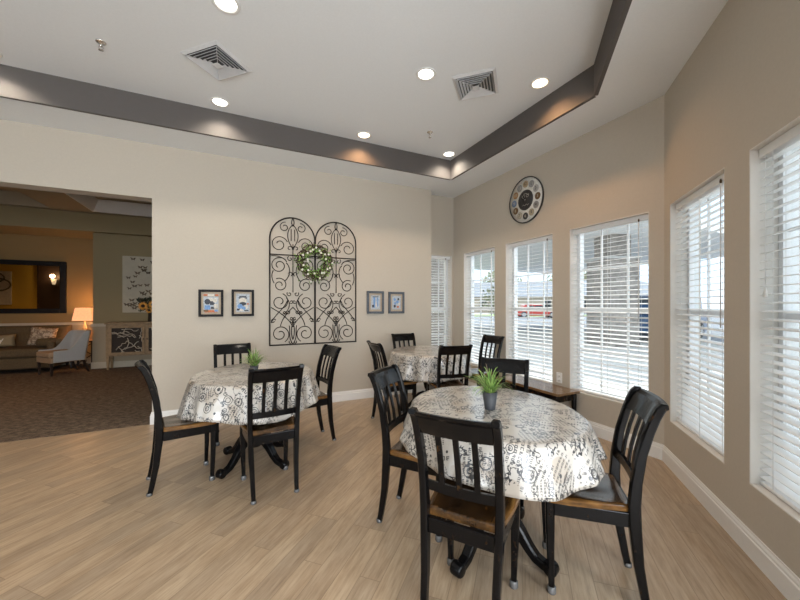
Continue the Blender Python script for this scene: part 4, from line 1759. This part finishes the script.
# fretwork side table and lamp
o = empty('side_table', (-2.87, 9.50, 0))
tag(o, 'small dark fretwork side table in the lounge corner under the lit lamp', 'table')
b = MB(); b.bb(-.20, .20, -.20, .20, .52, .55); b.build('table_top', M['dark_wood'], o)
for sx in (-1, 1):
    for sy in (-1, 1):
        b = MB(); b.bb(sx * .18, sx * .15, sy * .18, sy * .15, 0, .519); b.build('leg', M['dark_wood'], o)
b = MB()
for zc in (.14, .38):
    for s in (-1, 1):
        b.tube([(-.15, -.165, zc - .11 * s), (.15, -.165, zc + .11 * s)], .008, 5)
        b.tube([(.165, -.15, zc - .11 * s), (.165, .15, zc + .11 * s)], .008, 5)
    b.tube([(.07 * math.cos(a), -.166, zc + .07 * math.sin(a)) for a in [2 * PI * k / 16 for k in range(17)]], .007, 5)
b.build('fretwork', M['dark_wood'], o)
o = empty('table_lamp', (-2.87, 9.50, .55))
tag(o, 'lit table lamp with a square peach shade in the lounge corner', 'lamp')
b = MB(); b.lathe([(.07, 0), (.07, .02), (.02, .03), (.015, .06), (.05, .12), (.055, .20), (.03, .30), (.012, .34), (.008, .42), (0, .42)], n=20); b.build('lamp_base', M['lampbase'], o)
b = MB()
for r0, r1, z0, z1 in ((.165, .125, .42, .69),):
    a_ = [b.v((sx * r0, sy * r0, z0)) for sx, sy in ((-1, -1), (1, -1), (1, 1), (-1, 1))]
    c_ = [b.v((sx * r1, sy * r1, z1)) for sx, sy in ((-1, -1), (1, -1), (1, 1), (-1, 1))]
    for i in range(4): b.f([a_[i], a_[(i + 1) % 4], c_[(i + 1) % 4], c_[i]])
sh = b.build('lamp_shade', M['shade_lamp'], o, solid=.004)
for z_, p_ in ((.74, 11), (.36, 5)):
    l = bpy.data.lights.new('table_lamp_glow', 'POINT'); l.energy = p_; l.color = (1, .52, .22); l.shadow_soft_size = .05
    lo = bpy.data.objects.new('table_lamp_glow', l); C.objects.link(lo); lo.parent = o; lo.location = (0, -.0, z_)

# cabinet with mirrored fretwork doors
o = empty('sideboard', (-1.66, 8.88, 0))
tag(o, 'weathered wood sideboard with mirrored branch-pattern doors in the lounge', 'cabinet')
hw = .66
b = MB()
b.bb(-hw, hw, -.15, .14, .27, .91)
b.build('cabinet_body', M['cab'], o)
b = MB(); b.bb(-hw - .02, hw + .02, -.175, .15, .912, .95); b.build('cabinet_top', M['cab'], o, bevel=.006)
for sx in (-1, 1):
    for sy in (-.13, .12):
        b = MB(); b.strip([(sx * (hw - .03), sy, 0, .035, .035), (sx * (hw - .03), sy, .268, .05, .05)]); b.build('leg', M['cab'], o)
for k in range(2):
    x0 = -hw + .05 + k * .61
    x1 = x0 + .59
    b = MB()
    for (a_, c_, d_, e_) in ((x0, x0 + .045, .30, .88), (x1 - .045, x1, .30, .88), (x0 + .045, x1 - .045, .30, .345), (x0 + .045, x1 - .045, .835, .88)):
        b.bb(a_, c_, -.172, -.152, d_, e_)
    dr = b.build('door', M['cab'], o)
    b = MB(); b.bb(x0 + .045, x1 - .045, -.158, -.153, .345, .835); b.build('mirror_panel', M['glass_dark'], dr)
    b = MB()
    rnd = random.Random(20 + k)
    for _ in range(15):
        p = Vector((rnd.uniform(x0 + .05, x1 - .05), 0, rnd.uniform(.35, .83)))
        an = rnd.choice((R(45), R(-40), R(80), R(5), R(130))) + rnd.uniform(-.2, .2)
        pts = []
        for i in range(8):
            q = (min(x1 - .05, max(x0 + .05, p.x + math.cos(an) * .04 * i)), -.163, min(.83, max(.35, p.z + math.sin(an) * .04 * i)))
            if not pts or (Vector(q) - Vector(pts[-1])).length > 1e-3: pts.append(q)
            an += rnd.uniform(-.2, .2)
        if len(pts) > 1: b.tube(pts, .0075, 5)
    b.build('fretwork', M['fret'], dr)
    b = MB(); b.sphere(((x1 - .022) if k == 0 else (x0 + .022), -.182, .6), .012, 8, 6); b.build('knob', M['gold'], dr)

# butterfly canvas
o = empty('butterfly_canvas', (-1.66, 9.03, 1.735))
tag(o, 'pale canvas covered in small dark butterflies on the lounge wall', 'artwork')
b = MB(); b.bb(-.46, .46, -.018, .018, -.595, .595); b.build('canvas', M['canvas'], o)
rnd = random.Random(31)
for i in range(110):
    x_ = rnd.uniform(-.40, .42)
    z_ = rnd.uniform(-.55, .57)
    if rnd.random() > .45 + .5 * (x_ + .4) and z_ > -.2: continue
    s_ = rnd.uniform(.045, .062)
    b = MB()
    b.prism_y([(x_, z_ - s_ * .25), (x_ - s_ * .5, z_ - s_ * .55), (x_ - s_ * .6, z_), (x_ - s_, z_ + s_ * .55), (x_ - s_ * .3, z_ + s_ * .45), (x_, z_ + s_ * .1),
               (x_ + s_ * .3, z_ + s_ * .45), (x_ + s_, z_ + s_ * .55), (x_ + s_ * .6, z_), (x_ + s_ * .5, z_ - s_ * .55)], -.0215, -.0185)
    b.build('butterfly', M['gold'], o)

# sunflowers
o = empty('sunflower_vase', (-1.60, 8.86, .95))
tag(o, 'dark vase of orange sunflowers standing on the lounge sideboard', 'vase')
b = MB(); b.lathe([(0, 0), (.055, 0), (.06, .02), (.05, .14), (.055, .20), (.065, .22), (.058, .22), (.045, .19), (0, .18)], n=20); b.build('vase', M['glass_dark'], o)
rnd = random.Random(5)
b = MB()
for i in range(260):
    a, e = rnd.uniform(0, 2 * PI), rnd.uniform(0, .25)
    leafquad(b, (e * math.cos(a), e * .35 * math.sin(a) - .03, .34 + rnd.uniform(-.12, .16)), rnd.uniform(.02, .05), rnd)
for i in range(10):
    a = rnd.uniform(0, 2 * PI)
    b.tube([(0, 0, .18), (.06 * math.cos(a), .04 * math.sin(a), .30)], .004, 4)
b.build('leaves', M['foliage_dark'], o)
for cx_, cy_, cz_, r in ((-.12, -.10, .33, .085), (.05, -.12, .36, .08), (-.02, -.09, .24, .06), (.14, -.09, .30, .07)):
    b = MB()
    for k in range(16):
        a = 2 * PI * k / 16
        b.prism_y([(cx_ + r * .4 * math.cos(a - .2), cz_ + r * .4 * math.sin(a - .2)), (cx_ + r * .8 * math.cos(a - .16), cz_ + r * .8 * math.sin(a - .16)), (cx_ + r * 1.1 * math.cos(a), cz_ + r * 1.1 * math.sin(a)), (cx_ + r * .8 * math.cos(a + .16), cz_ + r * .8 * math.sin(a + .16)), (cx_ + r * .4 * math.cos(a + .2), cz_ + r * .4 * math.sin(a + .2))], cy_ + (.002 if k % 2 else 0), cy_ + .004)
    fl_ = b.build('sunflower', M['petal'], o)
    b = MB(); b.sphere((cx_, cy_ - .002, cz_), r * .42, 12, 6, (1, .35, 1)); b.build('seed_head', M['seed'], fl_)

# ================================================================== outdoors
b = MB()
b.prism([(3.46, -8), (60, -8), (90, 60), (-20, 60), (-20, 10.5), (1.6, 10.5), (1.6, 5.0), (3.46, 5.0)], -.30, -.10)
b.prism([(3.46, 1.55), (1.0, -.9), (1.0, -8), (3.46, -8)], -.30, -.101)
struct(b.build('ground', M['concrete']))
b = MB(); b.prism([(16, 2), (60, 2), (60, 40), (12, 40), (12, 17), (16, 13)], -.099, -.09); struct(b.build('parking_lot', M['asphalt']))
b = MB(); b.prism([(3.6, 2.6), (4.9, 2.9), (6.4, 7.5), (4.8, 9.5), (3.6, 9.0)], -.099, -.06); struct(b.build('gravel_bed', M['gravel']))
b = MB(); b.prism([(22, 36), (40, 26), (46, 32), (26, 46)], -.0895, -.07); b.prism([(8, 15.5), (11.9, 17), (11.9, 24), (8, 24)], -.099, -.07)
tag(b.build('lawn', M['grass']), 'pale green grass verges between the drive and the car park', 'grass', kind='stuff')


def pillar(x, y, wbase, wtop, hb, ht, rz, label, group='stone porch pillars'):
    o = empty('porch_pillar', (x, y, -.1), rz)
    tag(o, label, 'pillar', group)
    b = MB(); b.bb(-wbase / 2, wbase / 2, -wbase / 2, wbase / 2, 0, hb); b.build('stone_base', M['stone'], o)
    b = MB(); b.bb(-wbase / 2 - .05, wbase / 2 + .05, -wbase / 2 - .05, wbase / 2 + .05, hb, hb + .08); b.build('cap_stone', M['concrete'], o)
    b = MB(); b.bb(-wtop / 2, wtop / 2, -wtop / 2, wtop / 2, hb + .08, ht); b.build('stone_shaft', M['stone'], o)


pillar(11.9, 7.73, 1.15, .80, 2.95, 3.80, R(-25), 'stacked stone porch pillar seen through the window right of the bench')
pillar(5.3, 8.2, .8, .6, 1.2, 3.80, 0, 'stacked stone pillar seen through the narrow recess window', )
pillar(9.9, 14.2, .8, .55, 1.0, 3.80, R(-20), 'slim stone pillar seen through the window nearest the far corner')
b = MB(); b.bb(9.4, 22, 5.8, 19, 3.70, 4.0)
struct(b.build('canopy', M['white_soffit']))


def car(x, y, rz, paint, L, H, label, suv):
    o = empty('parked_car', (x, y, -.09), rz)
    tag(o, label, 'car')
    W = 1.8
    hb = H * (.58 if suv else .56)
    body = [(-L / 2, .35), (-L / 2 + .05, hb * .9), (-L / 2 + .25, hb), (L * .18, hb), (L * .40, hb * .90), (L / 2, hb * .72), (L / 2, .35), (L * .40, .22), (-L * .42, .22)]
    b = MB(); b.prism_y(body, -W / 2, W / 2); b.build('car_body', paint, o, bevel=.06, seg=3)
    x0, x1 = (-L * .44, L * .10) if suv else (-L * .34, L * .12)
    cab = [(x0, hb - .01), (x0 + .22, H - .05), (x0 + .40, H), (x1 - .25, H), (x1, H - .08), (x1 + .55, hb - .01)]
    b = MB(); b.prism_y(cab, -W / 2 + .10, W / 2 - .10); cb = b.build('car_roof', paint, o, bevel=.05, seg=2)
    b = MB()
    for s in (-1, 1):
        y_ = s * (W / 2 - .095)
        for (a_, c_) in ((.10, .46), (.50, .92)):
            xa, xc = x0 + .25 + (x1 - x0) * a_, x0 + .25 + (x1 - x0) * c_
            b.prism_y([(xa - .08, hb + .02), (xa, H - .12), (xc - .05, H - .12), (xc + .12, hb + .02)], y_ - .01, y_ + .01)
    b.build('side_window', M['car_glass'], o)
    b = MB(); b.prism_x([(-W / 2 + .2, hb + .04), (-W / 2 + .25, H - .14), (W / 2 - .25, H - .14), (W / 2 - .2, hb + .04)], x1 + .18, x1 + .22); b.build('windscreen', M['car_glass'], o)
    for sx in (-.31, .33):
        for s in (-1, 1):
            b = MB(); b.lathe([(0, -.11), (.26, -.11), (.33, -.09), (.34, 0), (.33, .09), (.26, .11), (0, .11)], (sx * L, s * (W / 2 - .08), .34), 24, axis='Y'); wl = b.build('wheel', M['rubber'], o)
            b = MB()
            b.lathe([(.20, .0), (.215, .012), (.20, .02), (.19, .012)], (sx * L, s * (W / 2 - .08) + s * .115 + (.01 if s < 0 else -.01), .34), 20, axis='Y')
            for k in range(7):
                a = 2 * PI * k / 7
                b.tube([(sx * L, s * (W / 2 + .04), .34), (sx * L + .20 * math.cos(a), s * (W / 2 + .035), .34 + .20 * math.sin(a))], .022, 5)
            b.build('alloy_rim', M['alloy'], wl)
    b = MB()
    for s in (-1, 1): b.sphere((L / 2 - .03, s * .65, hb * .66), .12, 8, 6, (.4, 1, .6))
    b.build('headlight', M['alloy'], o)


car(16.1, 8.4, R(186), M['car_blue'], 4.6, 1.78, 'blue car parked beyond the stone porch pillar', True)
car(29.8, 27.9, R(-32), M['car_red'], 4.6, 1.45, 'small red car parked far across the car park', False)

# long low building across the car park
o = empty('house', (50, 52, -.1), R(-45))
tag(o, 'low tan building with a long grey roof beyond the parked red car', 'building')
b = MB(); b.bb(-26, 26, -6, 6, 0, 3.0); b.build('house_wall', M['siding'], o)
b = MB()
e = [(-27, -7, 2.9), (27, -7, 2.9), (27, 7, 2.9), (-27, 7, 2.9)]
vs = [b.v(p) for p in e] + [b.v((-20, 0, 6.0)), b.v((20, 0, 6.0))]
for q in ((0, 1, 5, 4), (1, 2, 5), (2, 3, 4, 5), (3, 0, 4), (3, 2, 1, 0)): b.f([vs[i] for i in q])
b.build('roof', M['shingle'], o)
for k in range(9):
    b = MB(); x_ = -22 + k * 5.5
    b.bb(x_ - .6, x_ + .6, -6.06, -5.98, .9, 2.2)
    w_o = b.build('window', M['car_glass'], o)
    b = MB(); b.bb(x_ - .7, x_ + .7, -6.04, -5.99, .8, .9); b.bb(x_ - .7, x_ + .7, -6.04, -5.99, 2.2, 2.3); b.build('sill', M['trim'], w_o)


def tree(x, y, h, r, seed, label, nl=900, group='trees outside the windows'):
    o = empty('tree', (x, y, -.1))
    tag(o, label, 'tree', group)
    rnd = random.Random(seed)
    b = MB()
    b.tube([(0, 0, 0), (.05, 0, h * .4), (0, .05, h * .7)], [.035 * h * .6, .025 * h * .6, .01 * h], 7)
    for k in range(6):
        a = rnd.uniform(0, 6.28)
        b.tube([(0, 0, h * .4), (r * .6 * math.cos(a), r * .6 * math.sin(a), h * rnd.uniform(.6, .85))], [.012 * h, .004 * h], 5)
    b.build('trunk', M['bark'], o)
    b = MB()
    for i in range(nl):
        d = Vector((rnd.gauss(0, 1), rnd.gauss(0, 1), rnd.gauss(0, 1))).normalized() * (rnd.random() ** .4)
        wob = 1 + .25 * math.sin(d.x * 5 + seed) * math.cos(d.z * 4)
        leafquad(b, (d.x * r * wob, d.y * r * wob, h * .65 + d.z * h * .36), r * rnd.uniform(.09, .16), rnd)
    b.build('crown', M['crown'], o)


for i, (x, y, h, r, lab) in enumerate([
    (50, 82, 12, 6, 'broad tree behind the far building, seen left of the red car'),
    (64, 72, 11, 5, 'round tree behind the far building above its grey roof'),
    (80, 62, 12, 6, 'tree behind the far building toward the stone pillar'),
    (34, 86, 12, 5, 'tall tree beyond the left end of the far building'),
    (16, 66, 9, 5, 'tree beyond the lawn in line with the corner window'),
]):
    tree(x, y, h, r, 40 + i, lab)
tree(15.2, 17.5, 2.6, 1.0, 71, 'young bushy tree planted at the edge of the car park', 500)
tree(52, 8, 8, 4.0, 72, 'leafy tree far outside the near angled window', 900)
tree(46, -8, 7, 3.6, 73, 'leafy tree far outside the window at the right edge', 900)
